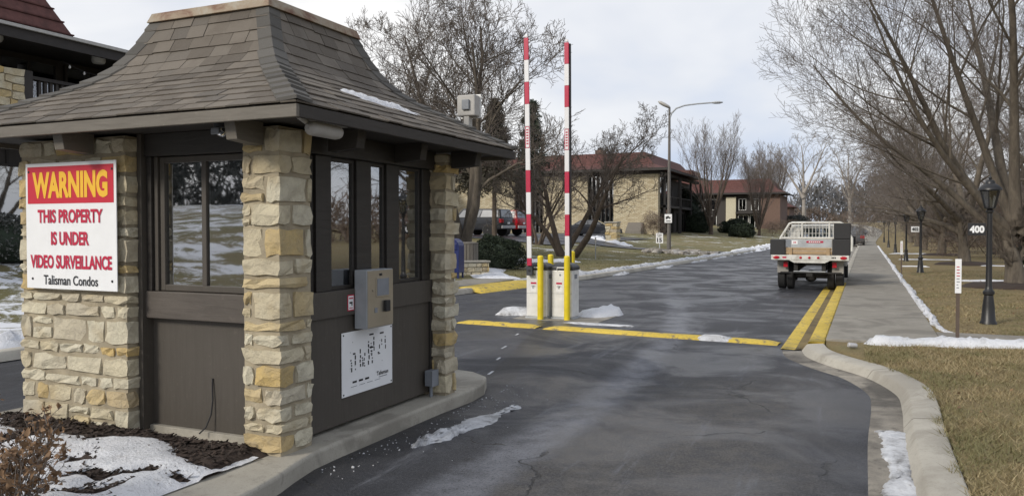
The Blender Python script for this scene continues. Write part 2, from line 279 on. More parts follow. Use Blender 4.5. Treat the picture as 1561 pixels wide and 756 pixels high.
class MB:
    def __init__(s): s.v = []; s.f = []
    def add(s, vs, fs):
        k = len(s.v); s.v += [tuple(v) for v in vs]; s.f += [tuple(i+k for i in f) for f in fs]; return s
    def box(s, x0, x1, y0, y1, z0, z1):
        if x0 > x1: x0, x1 = x1, x0
        if y0 > y1: y0, y1 = y1, y0
        if z0 > z1: z0, z1 = z1, z0
        return s.hexa([(x0, y0, z0), (x1, y0, z0), (x1, y1, z0), (x0, y1, z0), (x0, y0, z1), (x1, y0, z1), (x1, y1, z1), (x0, y1, z1)])
    def hexa(s, p): return s.add(p, [(3, 2, 1, 0), (4, 5, 6, 7), (0, 1, 5, 4), (1, 2, 6, 5), (2, 3, 7, 6), (3, 0, 4, 7)])
    def bar(s, a, b, w, d=None, upv=(0, 0, 1)):
        a = Vector(a); b = Vector(b); t = (b-a).normalized(); u = Vector(upv)
        if abs(t.dot(u)) > .98: u = Vector((0, 1, 0))
        x = t.cross(u).normalized()*w/2; y = t.cross(x).normalized()*(d or w)/2
        return s.hexa([a-x-y, a+x-y, a+x+y, a-x+y, b-x-y, b+x-y, b+x+y, b-x+y])
    def tube(s, pts, r, n=8, cap=True):
        pts = [Vector(p) for p in pts]; k = len(s.v); rr = r if isinstance(r, (list, tuple)) else [r]*len(pts)
        ref = None
        for i, p in enumerate(pts):
            d = (pts[min(i+1, len(pts)-1)]-pts[max(i-1, 0)]).normalized()
            if ref is None: ref = d.orthogonal().normalized()
            ref = (ref-d*ref.dot(d)).normalized(); b = d.cross(ref)
            for j in range(n):
                a = 2*math.pi*j/n; s.v.append(tuple(p+(ref*math.cos(a)+b*math.sin(a))*rr[i]))
        for i in range(len(pts)-1):
            for j in range(n): s.f.append((k+i*n+j, k+i*n+(j+1) % n, k+(i+1)*n+(j+1) % n, k+(i+1)*n+j))
        if cap: s.f.append(tuple(k+j for j in reversed(range(n)))); s.f.append(tuple(k+(len(pts)-1)*n+j for j in range(n)))
        return s
    def lathe(s, prof, c, n=16, axis='z'):
        k = len(s.v)
        for (r, h) in prof:
            for j in range(n):
                a = 2*math.pi*j/n; x, y = r*math.cos(a), r*math.sin(a)
                s.v.append((c[0]+x, c[1]+y, c[2]+h) if axis == 'z' else ((c[0]+x, c[1]+h, c[2]+y) if axis == 'y' else (c[0]+h, c[1]+x, c[2]+y)))
        for i in range(len(prof)-1):
            for j in range(n): s.f.append((k+i*n+j, k+i*n+(j+1) % n, k+(i+1)*n+(j+1) % n, k+(i+1)*n+j))
        s.f.append(tuple(k+j for j in reversed(range(n)))); s.f.append(tuple(k+(len(prof)-1)*n+j for j in range(n))); return s
    def prism(s, poly, z0, z1):
        n = len(poly); k = len(s.v); s.v += [(x, y, z0) for x, y in poly]+[(x, y, z1) for x, y in poly]
        s.f.append(tuple(k+i for i in reversed(range(n)))); s.f.append(tuple(k+n+i for i in range(n)))
        for i in range(n): s.f.append((k+i, k+(i+1) % n, k+n+(i+1) % n, k+n+i))
        return s
    def xprism(s, poly, y0, y1):   # polygon in x,z extruded along y
        n = len(poly); k = len(s.v); s.v += [(x, y0, z) for x, z in poly]+[(x, y1, z) for x, z in poly]
        s.f.append(tuple(k+i for i in range(n))); s.f.append(tuple(k+n+i for i in reversed(range(n))))
        for i in range(n): s.f.append((k+(i+1) % n, k+i, k+n+i, k+n+(i+1) % n))
        return s
    def build(s, name, mat, parent=None, org=None, smooth=False, bevel=0, seg=2):
        me = bpy.data.meshes.new(name)
        v = [(a-org[0], b-org[1], c-org[2]) for a, b, c in s.v] if org is not None else s.v
        me.from_pydata(v, [], s.f); me.materials.append(M[mat]); me.update()
        o = link(bpy.data.objects.new(name, me), parent)
        if smooth:
            for p in me.polygons: p.use_smooth = True
            me.set_sharp_from_angle(angle=rad(38))
        if bevel:
            b = o.modifiers.new('bevel', 'BEVEL'); b.width = bevel; b.segments = seg; b.limit_method = 'ANGLE'; b.angle_limit = rad(40)
        return o
def part(name, mat, parent, org, *boxes, bevel=0, smooth=False):
    m = MB()
    for b in boxes: m.box(*b)
    return m.build(name, mat, parent, org, bevel=bevel, smooth=smooth)
def text_mesh(s, mat, parent, org, pos, u, v, w=None, h=.1, bold=0.0, name='lettering', lift=.004, center=True):
    cu = bpy.data.curves.new('txt', 'FONT'); cu.body = s; cu.size = 1; cu.offset = bold; cu.resolution_u = 3
    ob = bpy.data.objects.new('txt', cu); COL.objects.link(ob); me = bpy.data.meshes.new_from_object(ob)
    COL.objects.unlink(ob); bpy.data.objects.remove(ob)
    co = np.array([x.co for x in me.vertices]); lo, hi = co.min(0), co.max(0); sy = h/(hi[1]-lo[1]); sx = (w/(hi[0]-lo[0])) if w else sy
    u = Vector(u).normalized(); v = Vector(v).normalized(); n = u.cross(v)
    for x in me.vertices:
        a = (x.co.x-(lo[0]+hi[0])/2)*sx; b = (x.co.y-(lo[1]+hi[1])/2)*sy
        x.co = Vector(pos)+u*a+v*b+n*lift-Vector(org)
    me.materials.clear(); me.materials.append(M[mat]); me.name = name
    return link(bpy.data.objects.new(name, me), parent)
def copy_tree(o, parent=None):
    c = o.copy(); COL.objects.link(c); c.parent = parent
    for ch in o.children: copy_tree(ch, c)
    return c

# ------------------------------------------------------------------ terrain and road functions
def tab(T, y):
    return float(np.interp(y, [a for a, b in T], [b for a, b in T]))
def ss(a, b, v):
    t = max(0, min(1, (v-a)/(b-a))); return t*t*(3-2*t)
def xo(Y): return 1.4*ss(90, 140, Y)-34*max(0, (Y-135)/115)**2
def zr(Y): return 3.2*ss(80, 215, Y)
LK = [(-60, -10.2), (8, -10.0), (17, -9.6), (19, -9.4), (21.4, -9.1), (24, -8.6), (30, -8.3), (41.6, -8.0), (68, -7.6), (90, -7.6)]
def XL(Y): return tab(LK, Y)+xo(Y)
RK = [(-60, .57), (6.7, .57), (8.0, .60), (8.8, .56), (9.7, .28), (10.35, -.13), (10.9, -.4), (11.45, -.5), (90, -.5)]
def XR(Y): return tab(RK, Y)+xo(Y)
def ter(X, Y):
    xl = XL(Y); z = zr(Y)+.11
    if X < xl: z += 1.05*ss(.8, tab([(15, 12), (40, 19)], Y), xl-X)
    return z+1.9*ss(0, 26, -Y-2)*ss(6, 16, -X)
YS = list(np.arange(-60, 0, 4))+list(np.arange(0, 30, .5))+list(np.arange(30, 60, 1.5))+list(np.arange(60, 110, 3))+list(np.arange(110, 261, 5))

# ground: one sheet to the horizon, dipping under the road
lat_l = [900, 500, 300, 200, 140, 100, 75, 58, 46, 38, 32, 27, 23, 20, 17.5, 15, 13, 11.4, 10, 8.7, 7.5, 6.4, 5.4, 4.5, 3.7, 3, 2.4, 1.8, 1.3, .9, .5, .2, 0.02]
lat_r = [0.02, .2, .5, .8, 1.2, 1.6, 2, 2.6, 3.2, 4, 5, 6.5, 8, 10, 13, 17, 22, 30, 45, 70, 110, 200, 400, 900]
V = []; rows = 0; rg = random.Random(4)
for Y in [-900, -400, -200, -110]+YS+[300, 400, 600, 1000, 1500]:
    yc = max(-60, min(260, Y)); xl, xr = XL(yc), XR(yc)
    row = [(xl-d, Y, ter(xl-d, yc)+rg.uniform(-.012, .012)*min(1, d*3)) for d in lat_l]+[(xl-.01, Y, zr(yc)-.12), (xr+.01, Y, zr(yc)-.12)]+[(xr+d, Y, ter(xr+d, yc)+rg.uniform(-.012, .012)*min(1, d*3)) for d in lat_r]
    V += row; rows += 1
nc = len(lat_l)+2+len(lat_r)
idx = np.arange(rows*nc).reshape(rows, nc)
F = np.stack([idx[:-1, :-1], idx[:-1, 1:], idx[1:, 1:], idx[1:, :-1]], -1).reshape(-1, 4)
tag(fast('ground', V, F, 'grass_ground', smooth=True), kind='structure')
# road
V = []; ny = 0
for Y in YS:
    a, b = XL(Y)+.1, XR(Y)-.1
    V += [(a+(b-a)*k/8, Y, zr(Y)) for k in range(9)]; ny += 1
idx = np.arange(ny*9).reshape(ny, 9); F = np.stack([idx[:-1, :-1], idx[:-1, 1:], idx[1:, 1:], idx[1:, :-1]], -1).reshape(-1, 4)
tag(fast('road', V, F, 'asphalt', smooth=True), kind='structure')

def sweep(name, path, prof, mat, side=1, zoff=0.0, sub=None, cuts=None):
    """profile (offset toward the road, z) swept along a back-edge path"""
    V = []; n = len(prof)
    for i, (x, y) in enumerate(path):
        a = Vector(path[max(0, i-1)]); b = Vector(path[min(len(path)-1, i+1)]); d = (b-a).normalized(); nrm = Vector((-d.y, d.x))*side
        for o, z in prof: V.append((x+nrm.x*o, y+nrm.y*o, zr(y)+z+zoff))
    F = []
    for i in range(len(path)-1):
        for j in range(n-1):
            q = (i*n+j, i*n+j+1, (i+1)*n+j+1, (i+1)*n+j); F.append(q if side < 0 else q[::-1])
    m_ = (len(path)-1)*n; caps = np.array([list(range(n))[::-1], list(range(m_, m_+n))])
    return tag(fast(name, V, [np.array(F), caps], mat, smooth=False), kind='structure')
def smooth_path(pts, step):
    out = []; P = [Vector(p) for p in pts]
    for i in range(len(P)-1):
        p0, p1, p2, p3 = P[max(0, i-1)], P[i], P[i+1], P[min(len(P)-1, i+2)]; n = max(1, int((p2-p1).length/step))
        for k in range(n):
            t = k/n; out.append(tuple(.5*((2*p1)+(p2-p0)*t+(2*p0-5*p1+4*p2-p3)*t*t+(3*p1-p0-3*p2+p3)*t**3)))
    out.append(tuple(P[-1])); return out
kerb_prof = [(-.0, -.05), (0, .125), (.02, .135), (.17, .133), (.20, .122), (.235, .03), (.25, .012)]
gut_prof = [(.25, .012), (.36, .006), (.55, .008)]
near = smooth_path([(.57, -20), (.57, 2), (.57, 5), (.57, 6.7), (.60, 8.0), (.56, 8.8), (.28, 9.7), (-.13, 10.35), (-.4, 10.9), (-.5, 11.46)], .12)
yel = [(-.5, 11.45+.5*k) for k in range(27)]
far = [(-.5+xo(y), y) for y in [24.45]+list(np.arange(27, 250, 4))]
roll_prof = [(0, -.05), (0, .108), (.012, .114), (.205, .098), (.225, .086), (.275, .018), (.285, .008)]
gsw = sweep('gutter', near, [(.02, .06), (.275, .006), (.36, .004), (.53, .006), (.56, -.01)], 'gutter_stained')
kerb_main = sweep('kerb', near, roll_prof, 'concrete_kerb')
acc_l = 0
for i_ in range(1, len(near)-1):
    acc_l += (Vector(near[i_])-Vector(near[i_-1])).length
    if acc_l > 2.4:
        d_ = (Vector(near[i_+1])-Vector(near[i_-1])).normalized()*.0045; p_ = Vector(near[i_]); acc_l = 0
        jo_ = sweep('joint', [tuple(p_-d_), tuple(p_+d_)], [(o_, z_+.0015) for o_, z_ in roll_prof[1:]], 'gutter_stained'); del jo_['kind']; jo_.parent = kerb_main
sweep('kerb', yel, kerb_prof, 'yellow_kerb'); sweep('gutter', yel, [(.25, .012), (.30, .004), (.37, .005)], 'gutter_mud'); sweep('gutter', yel, [(.37, .005), (.54, .012), (.56, .004)], 'yellow_kerb')
sweep('kerb', far, kerb_prof, 'concrete_kerb'); sweep('gutter', far, gut_prof, 'gutter_concrete')
lft = [(XL(y), y) for y in list(np.arange(-30, 18.3, 1.5))+[18.3]]; sweep('kerb', lft, kerb_prof, 'concrete_kerb', side=-1)
lft = [(XL(y), y) for y in list(np.arange(18.3, 21.9, .5))]; sweep('kerb', lft, [(-.45, .13), (-.2, .138), (.12, .125), (.42, .03), (.46, 0)], 'yellow_kerb', side=-1)
lft = [(XL(y), y) for y in list(np.arange(21.8, 60, 1.5))+list(np.arange(60, 250, 4))]; sweep('kerb', lft, kerb_prof, 'concrete_kerb', side=-1)

# sidewalk along the right side, laid in slabs, and the cross walk to the lawn lamps
sw = MB()
for y in np.arange(62, 244, 4):
    sw.hexa([(-.49+xo(y), y, zr(y)+.05), (.95+xo(y), y, zr(y)+.05), (.95+xo(y+4), y+4, zr(y+4)+.05), (-.49+xo(y+4), y+4, zr(y+4)+.05), (-.49+xo(y), y, zr(y)+.145), (.95+xo(y), y, zr(y)+.145), (.95+xo(y+4), y+4, zr(y+4)+.145), (-.49+xo(y+4), y+4, zr(y+4)+.145)])
sidewalk = tag(sw.build('sidewalk', 'sidewalk'), kind='structure')
rg = random.Random(8)
for k in range(33):
    y = 11.75+k*1.523; d = [rg.uniform(-.003, .003) for _ in range(4)]
    x0, x1 = -.492, .95
    MB().hexa([(x0, y+.014, .02), (x1, y+.014, .02), (x1, y+1.515, .02), (x0, y+1.515, .02), (x0, y+.014, .142+d[0]), (x1, y+.014, .142+d[1]), (x1, y+1.515, .142+d[2]), (x0, y+1.515, .142+d[3])]).build('slab', 'sidewalk', sidewalk, bevel=.008, seg=1)
crosswalk = bpy.data.objects.new('path', None); link(crosswalk); tag(crosswalk, kind='structure')
for k in range(6):
    x = .958+k*1.5; MB().box(x, x+1.49, 12.45, 13.25, .02, .137+rg.uniform(-.003, .003)).build('slab', 'sidewalk', crosswalk, bevel=.008, seg=1)
# side drive to the parking court on the left
V = []; dp = smooth_path([(-7.9, 53), (-12.5, 52.3), (-15.5, 52.2), (-19, 56), (-22, 62), (-25, 70)], 1.2); wd = np.interp(np.linspace(0, 1, len(dp)), [0, .3, .6, 1], [1.2, 1.3, 3.5, 7.5])
for i, (x, y) in enumerate(dp):
    a = Vector(dp[max(0, i-1)]); b = Vector(dp[min(len(dp)-1, i+1)]); d = (b-a).normalized(); nn = Vector((-d.y, d.x))
    for k in range(7):
        o = (k/3-1)*wd[i]; px, py = x+nn.x*o, y+nn.y*o; V.append((px, py, ter(px, py)+.06))
idx = np.arange(len(V)).reshape(-1, 7); F = np.stack([idx[:-1, :-1], idx[1:, :-1], idx[1:, 1:], idx[:-1, 1:]], -1).reshape(-1, 4)
tag(fast('side_drive', V, F, 'asphalt', smooth=True), kind='structure')
V = [];
gx = np.linspace(-60, -17.5, 30); gy = np.linspace(46, 78, 22)
for y in gy:
    for x in gx: V.append((x-.15*(y-46), y, ter(x-.15*(y-46), y)+.05))
idx = np.arange(len(V)).reshape(22, 30); F = np.stack([idx[:-1, :-1], idx[:-1, 1:], idx[1:, 1:], idx[1:, :-1]], -1).reshape(-1, 4)
tag(fast('parking_court', V, F, 'asphalt', smooth=True), kind='structure')

# ------------------------------------------------------------------ heaps: snow, mulch (height fields that dive under the ground at their edge)
def heap(name, mat, path, width, height, label, cat, seed=1, kind='stuff', base=None, rough=.5, step=.12, across=9, edge=.35):
    rg = np.random.default_rng(seed); P = smooth_path(path, step); V = []; n = across
    ph = rg.uniform(0, 6.28, 12)
    acc = 0; N = len(P)
    for i, (x, y) in enumerate(P):
        a = Vector(P[max(0, i-1)]); b = Vector(P[min(N-1, i+1)]); d = (b-a).normalized(); nn = Vector((-d.y, d.x))
        acc += (Vector(P[i])-Vector(P[max(0, i-1)])).length; t = i/(N-1)
        endf = min(1, t/.04, (1-t)/.04) if N > 30 else min(1, t/.15, (1-t)/.15)
        w = width*(1+edge*math.sin(acc*2.3/width*.35+ph[0])*.6+edge*math.sin(acc*5.1/width*.35+ph[1])*.5)*(.35+.65*endf)
        hh = height*(1+rough*(.6*math.sin(acc*1.7+ph[2])+.5*math.sin(acc*4.3+ph[3])))*endf
        sh = width*.25*math.sin(acc*.9+ph[4])*edge
        for k in range(n):
            u = k/(n-1)*2-1; o = u*w/2+sh; px, py = x+nn.x*o, y+nn.y*o
            pr = (1-abs(u)**2.2); z = hh*pr*(1+.45*rg.normal()*rough)+(-.05 if k in (0, n-1) else 0)
            b0 = base(px, py) if base else 0
            V.append((px+rg.normal()*.012, py+rg.normal()*.012, b0+z))
    idx = np.arange(len(V)).reshape(-1, n); F = np.stack([idx[:-1, :-1], idx[1:, :-1], idx[1:, 1:], idx[:-1, 1:]], -1).reshape(-1, 4)
    o = fast(name, V, F, mat, smooth=True); return tag(o, label, cat, kind=kind)
def vnoise(seed):
    rg = np.random.default_rng(seed); G = rg.random((64, 64))
    def f(x, y):
        s = 0; a = 1; tot = 0
        for o in range(4):
            xx, yy = x*2**o+o*17.3, y*2**o+o*9.1; xi, yi = math.floor(xx), math.floor(yy); fx, fy = xx-xi, yy-yi; fx = fx*fx*(3-2*fx); fy = fy*fy*(3-2*fy)
            g = lambda i, j: G[i % 64, j % 64]
            s += a*((g(xi, yi)*(1-fx)+g(xi+1, yi)*fx)*(1-fy)+(g(xi, yi+1)*(1-fx)+g(xi+1, yi+1)*fx)*fy); tot += a; a *= .55
        return s/tot
    return f
def patch(name, mat, x0, x1, y0, y1, step, zfun, label=None, cat=None, kind='stuff', smooth=True):
    xs = np.arange(x0, x1+step, step); ys = np.arange(y0, y1+step, step)
    V = [(x, y, zfun(x, y)) for y in ys for x in xs]; idx = np.arange(len(V)).reshape(len(ys), len(xs))
    Z = np.array([v[2] for v in V]).reshape(len(ys), len(xs)); keep = (Z > -50)
    F = np.stack([idx[:-1, :-1], idx[:-1, 1:], idx[1:, 1:], idx[1:, :-1]], -1).reshape(-1, 4)
    k = keep[:-1, :-1] & keep[:-1, 1:] & keep[1:, 1:] & keep[1:, :-1]; F = F[k.ravel()]
    used = np.unique(F); mp_ = -np.ones(len(V), int); mp_[used] = np.arange(len(used)); V = [V[i] for i in used]; F = mp_[F]
    return tag(fast(name, V, F, mat, smooth=smooth), label, cat, kind=kind)

# ------------------------------------------------------------------ booth island
isl = [(-3.2, 1.2), (-3.25, 3.2), (-3.33, 3.9), (-3.45, 4.4), (-3.46, 5.3), (-3.46, 6.2), (-3.43, 6.75), (-3.47, 7.1), (-3.6, 7.42), (-3.85, 7.62), (-4.2, 7.7), (-5.6, 7.75), (-6.2, 7.55), (-6.55, 7.0), (-6.65, 4), (-6.55, 1.2)]
isl = smooth_path(isl+[isl[0]], .25)[:-1]
island = tag(MB().prism(isl, -.06, .12).build('booth_island', 'concrete', bevel=.025, seg=3), kind='structure')
vn = vnoise(3)
def mulch_z(x, y):
    e = min(1, (x+6.45)/.15, (-3.70-x)/.10, (y-1.4)/.2, (4.28-y)/.1); return .123+.05*min(1, max(-.6, e))+.05*(vn(x*5, y*5)-.5)
tag(patch('mulch_bed', 'mulch', -6.5, -3.68, 1.3, 4.3, .035, mulch_z), kind='structure')
rgn = np.random.default_rng(5); n = 5200
cx_ = rgn.uniform(-6.4, -3.74, n); cy_ = rgn.uniform(2.6, 4.22, n); V = np.zeros((n, 4, 3)); a = rgn.uniform(0, 6.28, n); ln = rgn.uniform(.012, .034, n); wd_ = rgn.uniform(.004, .010, n); tl = rgn.normal(0, .35, n)
for k, (su, sv) in enumerate(((-1, -1), (1, -1), (1, 1), (-1, 1))):
    V[:, k, 0] = cx_+np.cos(a)*ln*su-np.sin(a)*wd_*sv; V[:, k, 1] = cy_+np.sin(a)*ln*su+np.cos(a)*wd_*sv
    V[:, k, 2] = np.array([mulch_z(x, y) for x, y in zip(cx_, cy_)])+.008+su*ln*np.sin(tl)+sv*.003
tag(fast('mulch_chips', V.reshape(-1, 3), np.arange(n*4).reshape(-1, 4), 'mulch'), 'dark brown bark chips strewn in the bed before the booth', 'mulch', kind='stuff')
vn2 = vnoise(9)
def bed_snow(x, y):
    # snow lies over the front of the bed, melted back near the booth and round stones of mulch
    d = min(1, (3.98-y-.16*math.sin(x*3.1)-.10*(x+4.6))/.22, (x+6.3)/.2, (-3.70-x-.28*max(0, vn2(x*3+5, y*3)-.33))/.10)
    m = vn2(x*2.4, y*2.4); h_ = .060*min(1, max(0, d))**.6-.55*max(0, m-.53)+.05*(vn2(x*6, y*6)-.5)-.010
    return .150+h_ if h_ > -.02 else .128
patch('snow_cover', 'snow', -6.35, -3.7, 1.5, 4.1, .04, bed_snow, 'melting white snow over the bark bed before the booth', 'snow')

# ------------------------------------------------------------------ guard booth
BO = Vector((-4.86, 5.46, .12))
booth = thing('guard_booth', BO, 'small stone and brown panelled guard booth with flared shingle roof', 'guard booth')
bx0, bx1, by0, by1 = -6.18, -3.57, 4.2, 6.75
topo = {}
def lattice(nx, ny, nz):
    if (nx, ny, nz) in topo: return topo[(nx, ny, nz)]
    id_ = {}; pts = []
    def g(i, j, k):
        if (i, j, k) not in id_: id_[(i, j, k)] = len(pts); pts.append((i/nx*2-1, j/ny*2-1, k/nz*2-1))
        return id_[(i, j, k)]
    fs = []
    for i in range(nx):
        for j in range(ny): fs.append((g(i, j, 0), g(i, j+1, 0), g(i+1, j+1, 0), g(i+1, j, 0))); fs.append((g(i, j, nz), g(i+1, j, nz), g(i+1, j+1, nz), g(i, j+1, nz)))
        for k in range(nz): fs.append((g(i, 0, k), g(i+1, 0, k), g(i+1, 0, k+1), g(i, 0, k+1))); fs.append((g(i, ny, k), g(i, ny, k+1), g(i+1, ny, k+1), g(i+1, ny, k)))
    for j in range(ny):
        for k in range(nz): fs.append((g(0, j, k), g(0, j, k+1), g(0, j+1, k+1), g(0, j+1, k))); fs.append((g(nx, j, k), g(nx, j+1, k), g(nx, j+1, k+1), g(nx, j, k+1)))
    topo[(nx, ny, nz)] = (np.array(pts), fs); return topo[(nx, ny, nz)]
SR = np.random.default_rng(21)
def stone_geo(b, seg, jag=.0062):
    P, fs = lattice(*seg); c = np.array([(b[0]+b[1])/2, (b[2]+b[3])/2, (b[4]+b[5])/2]); hs = np.array([(b[1]-b[0])/2, (b[3]-b[2])/2, (b[5]-b[4])/2])
    ext = (np.abs(P) > .99).sum(1); pull = np.array([0, 0, .0035, .0065])[ext]
    V = P*hs; V -= np.sign(P)*(np.abs(P) > .99)*pull[:, None]*(SR.random((len(P), 3))*.9+.4)
    V += SR.normal(0, 1, V.shape)*np.array([min(jag, h*.16) for h in hs]); V += np.sign(P)*(np.abs(P) > .99)*(ext == 1)[:, None]*SR.uniform(-.003, .005, (len(P), 1))
    return V+c, fs
def stone(b, parent, seg=(3, 1, 2), acc=None, org=BO):
    V, fs = stone_geo(b, seg)
    if acc is not None: acc.add(V, fs); return
    MB().add(V, fs).build('stone', 'limestone', parent, org)
def pillar(x0, x1, y0, y1, z0, z1, sides, seed, joined=False):
    rg = random.Random(seed); core = MB().box(x0+.012, x1-.012, y0+.012, y1-.012, z0-.02, z1).build('stone_pillar', 'mortar', booth, BO)
    acc = MB() if joined else None; z = z0+.01; g = .0115; odd = rg.random() < .5
    while z < z1-.05:
        h = rg.choice([.085, .105, .125, .145, .165, .19])*rg.uniform(.92, 1.08)
        if z+h > z1-.07: h = z1-z
        za, zb = z+g, z+h-g; odd = not odd; pr = lambda: rg.uniform(.0, .010)
        D = y1-y0; xr = x1; xl = x0
        if 'r' in sides:
            narrow = x1-x0 < .5
            if narrow and rg.random() < .3 and h < .17: w = x1-x0
            else: w = rg.uniform(.20, .27) if odd else rg.uniform(.12, .16)
            d = rg.uniform(.10, .15) if odd else rg.uniform(.22, .30)
            if x1-x0-w < .07: w = x1-x0
            stone((x1-w+g, x1+pr(), y0-pr(), y0+d-g, za, zb), core, (3, 2, 2), acc); xr = x1-w
            if D-d > .06: stone((x1-.09, x1+pr(), y0+d+g, y1-g, za, zb), core, (1, 2, 2), acc)
        if 'l' in sides:
            d = rg.uniform(.22, .30) if odd else rg.uniform(.10, .15); w = rg.uniform(.12, .17) if odd else rg.uniform(.20, .30)
            stone((x0-pr(), x0+w-g, y0-pr(), y0+d-g, za, zb), core, (3, 2, 2), acc); xl = x0+w
            if D-d > .06: stone((x0-pr(), x0+.09, y0+d+g, y1-g, za, zb), core, (1, 2, 2), acc)
        x = xl
        while x < xr-.05:
            w = rg.uniform(.13, .40)
            if xr-(x+w) < .12: w = xr-x
            if w > .46: w = w/2
            if h > .15 and rg.random() < .5:
                s = rg.uniform(.38, .62); ks = [(za, za+(zb-za)*s-g), (za+(zb-za)*s+g, zb)]
                if w > .26 and rg.random() < .5:
                    q = rg.uniform(.4, .6)*w; i = rg.randrange(2)
                    stone((x+g, x+q-g, y0-pr(), y0+.08, *ks[i]), core, (2, 1, 2), acc); stone((x+q+g, x+w-g, y0-pr(), y0+.08, *ks[i]), core, (2, 1, 2), acc); ks = [ks[1-i]]
                for a, b in ks: stone((x+g, x+w-g, y0-pr(), y0+.08, a, b), core, (3, 1, 2), acc)
            else: stone((x+g, x+w-g, y0-pr(), y0+.08, za, zb+rg.uniform(-.012, .004)), core, (3, 1, 2), acc)
            x += w
        z += h
    if joined: tag(acc.build('stone', 'limestone', core, BO), kind='stuff')
    return core
pillar(-6.18, -5.0, 4.2, 4.62, .12, 2.34, 'rl', 11)
pillar(-3.90, -3.57, 4.2, 4.55, .12, 2.34, 'r', 17)
pillar(-3.86, -3.51, 6.38, 6.585, .12, 2.34, 'r', 5)
pillar(-6.18, -5.0, 6.30, 6.585, .12, 2.34, 'rl', 8, joined=True)
B = lambda name, mat, *bx, par=booth, bevel=0.004: part(name, mat, par, BO, *bx, bevel=bevel)
# front face
B('wall_panel', 'brown_paint', (-5.02, -3.88, 4.40, 4.44, .17, .99))
B('foundation', 'concrete', (-5.0, -3.9, 4.36, 4.50, .10, .17))
B('sill_beam', 'brown_trim', (-4.995, -3.905, 4.33, 4.46, .985, 1.185))
B('header_beam', 'dark_frame', (-4.995, -3.905, 4.33, 4.45, 2.195, 2.36))
B('jamb_board', 'brown_paint', (-4.998, -4.955, 4.30, 4.46, .14, 2.36)); B('jamb_board', 'dark_frame', (-4.953, -4.905, 4.345, 4.46, 1.187, 2.194)); B('jamb_board', 'brown_paint', (-4.903, -4.865, 4.37, 4.46, 1.187, 2.194))
def window(axis, a0, a1, z0, z1, p, fw, fd, mat='brown_paint', mull=()):
    """framed window lying in plane p; parts frame, pane and mullion"""
    def bx(a, b, q, r, c, d): return (a, b, q, r, c, d) if axis == 'y' else (q, r, a, b, c, d)
    f = MB()
    for b in (bx(a0, a0+fw, p-fd/2, p+fd/2, z0, z1), bx(a1-fw, a1, p-fd/2, p+fd/2, z0, z1), bx(a0+fw, a1-fw, p-fd/2, p+fd/2, z0, z0+fw), bx(a0+fw, a1-fw, p-fd/2, p+fd/2, z1-fw, z1)): f.box(*b)
    w = f.build('window', mat, booth, BO, bevel=.003)
    for m_ in mull: B('mullion', mat, bx(m_-.022, m_+.022, p-fd/2+.004, p+fd/2-.004, z0+fw, z1-fw), par=w)
    ed = [a0+fw]+[q for m_ in mull for q in (m_-.022, m_+.022)]+[a1-fw]
    for i in range(0, len(ed), 2): B('pane', 'booth_glass', bx(ed[i]-.002, ed[i+1]+.002, p-.003, p+.003, z0+fw-.002, z1-fw+.002), par=w, bevel=0)
    return w
window('y', -4.862, -3.905, 1.19, 2.19, 4.415, .045, .05, mull=(-4.43,))
# right face
B('wall_panel', 'brown_paint', (-3.73, -3.68, 4.54, 6.41, .15, .99))
B('sill_beam', 'brown_paint', (-3.76, -3.655, 4.552, 6.398, .985, 1.185))
B('header_beam', 'dark_frame', (-3.78, -3.62, 4.552, 6.398, 2.195, 2.36))
for a, b, mt in ((4.552, 4.60, 'brown_trim'), (4.72, 4.90, 'dark_frame'), (5.23, 5.43, 'dark_frame'), (5.66, 5.85, 'dark_frame'), (6.24, 6.398, 'dark_frame')):
    B('window_post', mt, (-3.76, -3.672, a, b, 1.186, 2.194))
for a, b in ((4.601, 4.719), (4.902, 5.228), (5.432, 5.658), (5.852, 6.238)): window('x', a, b, 1.187, 2.193, -3.715, .03, .04, 'dark_frame')
B('conduit_trim', 'dark_frame', (-3.68, -3.655, 6.36, 6.397, .15, .984))
# left and rear faces
B('wall_panel', 'brown_paint', (-6.10, -6.05, 4.63, 6.29, .15, .99)); B('sill_beam', 'brown_trim', (-6.13, -6.03, 4.63, 6.29, .985, 1.185)); B('header_beam', 'dark_frame', (-6.13, -6.0, 4.63, 6.29, 2.195, 2.36))
window('x', 4.63, 6.29, 1.19, 2.19, -6.08, .06, .05, 'dark_frame', mull=(5.2, 5.75))
B('wall_panel', 'brown_paint', (-4.98, -4.70, 6.50, 6.56, .15, 2.36), (-3.98, -3.87, 6.50, 6.56, .15, 2.36)); dr_ = B('door', 'dark_frame', (-4.695, -3.985, 6.51, 6.55, .15, 2.2)); B('header_beam', 'dark_frame', (-4.695, -3.985, 6.49, 6.57, 2.205, 2.36)); B('handle', 'stainless', (-4.63, -4.61, 6.551, 6.62, 1.0, 1.15), par=dr_)
# inside
B('floor', 'interior', (-6.04, -3.77, 4.46, 6.48, .121, .16)); B('desk', 'interior', (-6.0, -3.80, 4.47, 4.95, .90, .94)); B('ceiling', 'interior', (-6.02, -3.80, 4.47, 6.48, 2.365, 2.385))
B('blind', 'blind_tan', (-4.45, -4.16, 5.92, 5.95, 1.0, 2.15)); B('blind_edge', 'sign_yellow', (-4.22, -4.17, 5.905, 5.919, 1.0, 2.15)); B('notice', 'sign_white', (-3.735, -3.732, 5.10, 5.19, 1.32, 1.50), bevel=0); B('notice', 'sign_white', (-3.735, -3.732, 5.98, 6.03, 1.72, 1.78), bevel=0); B('curtain', 'weathered_white', (-3.86, -3.83, 4.62, 4.71, 1.2, 2.15))
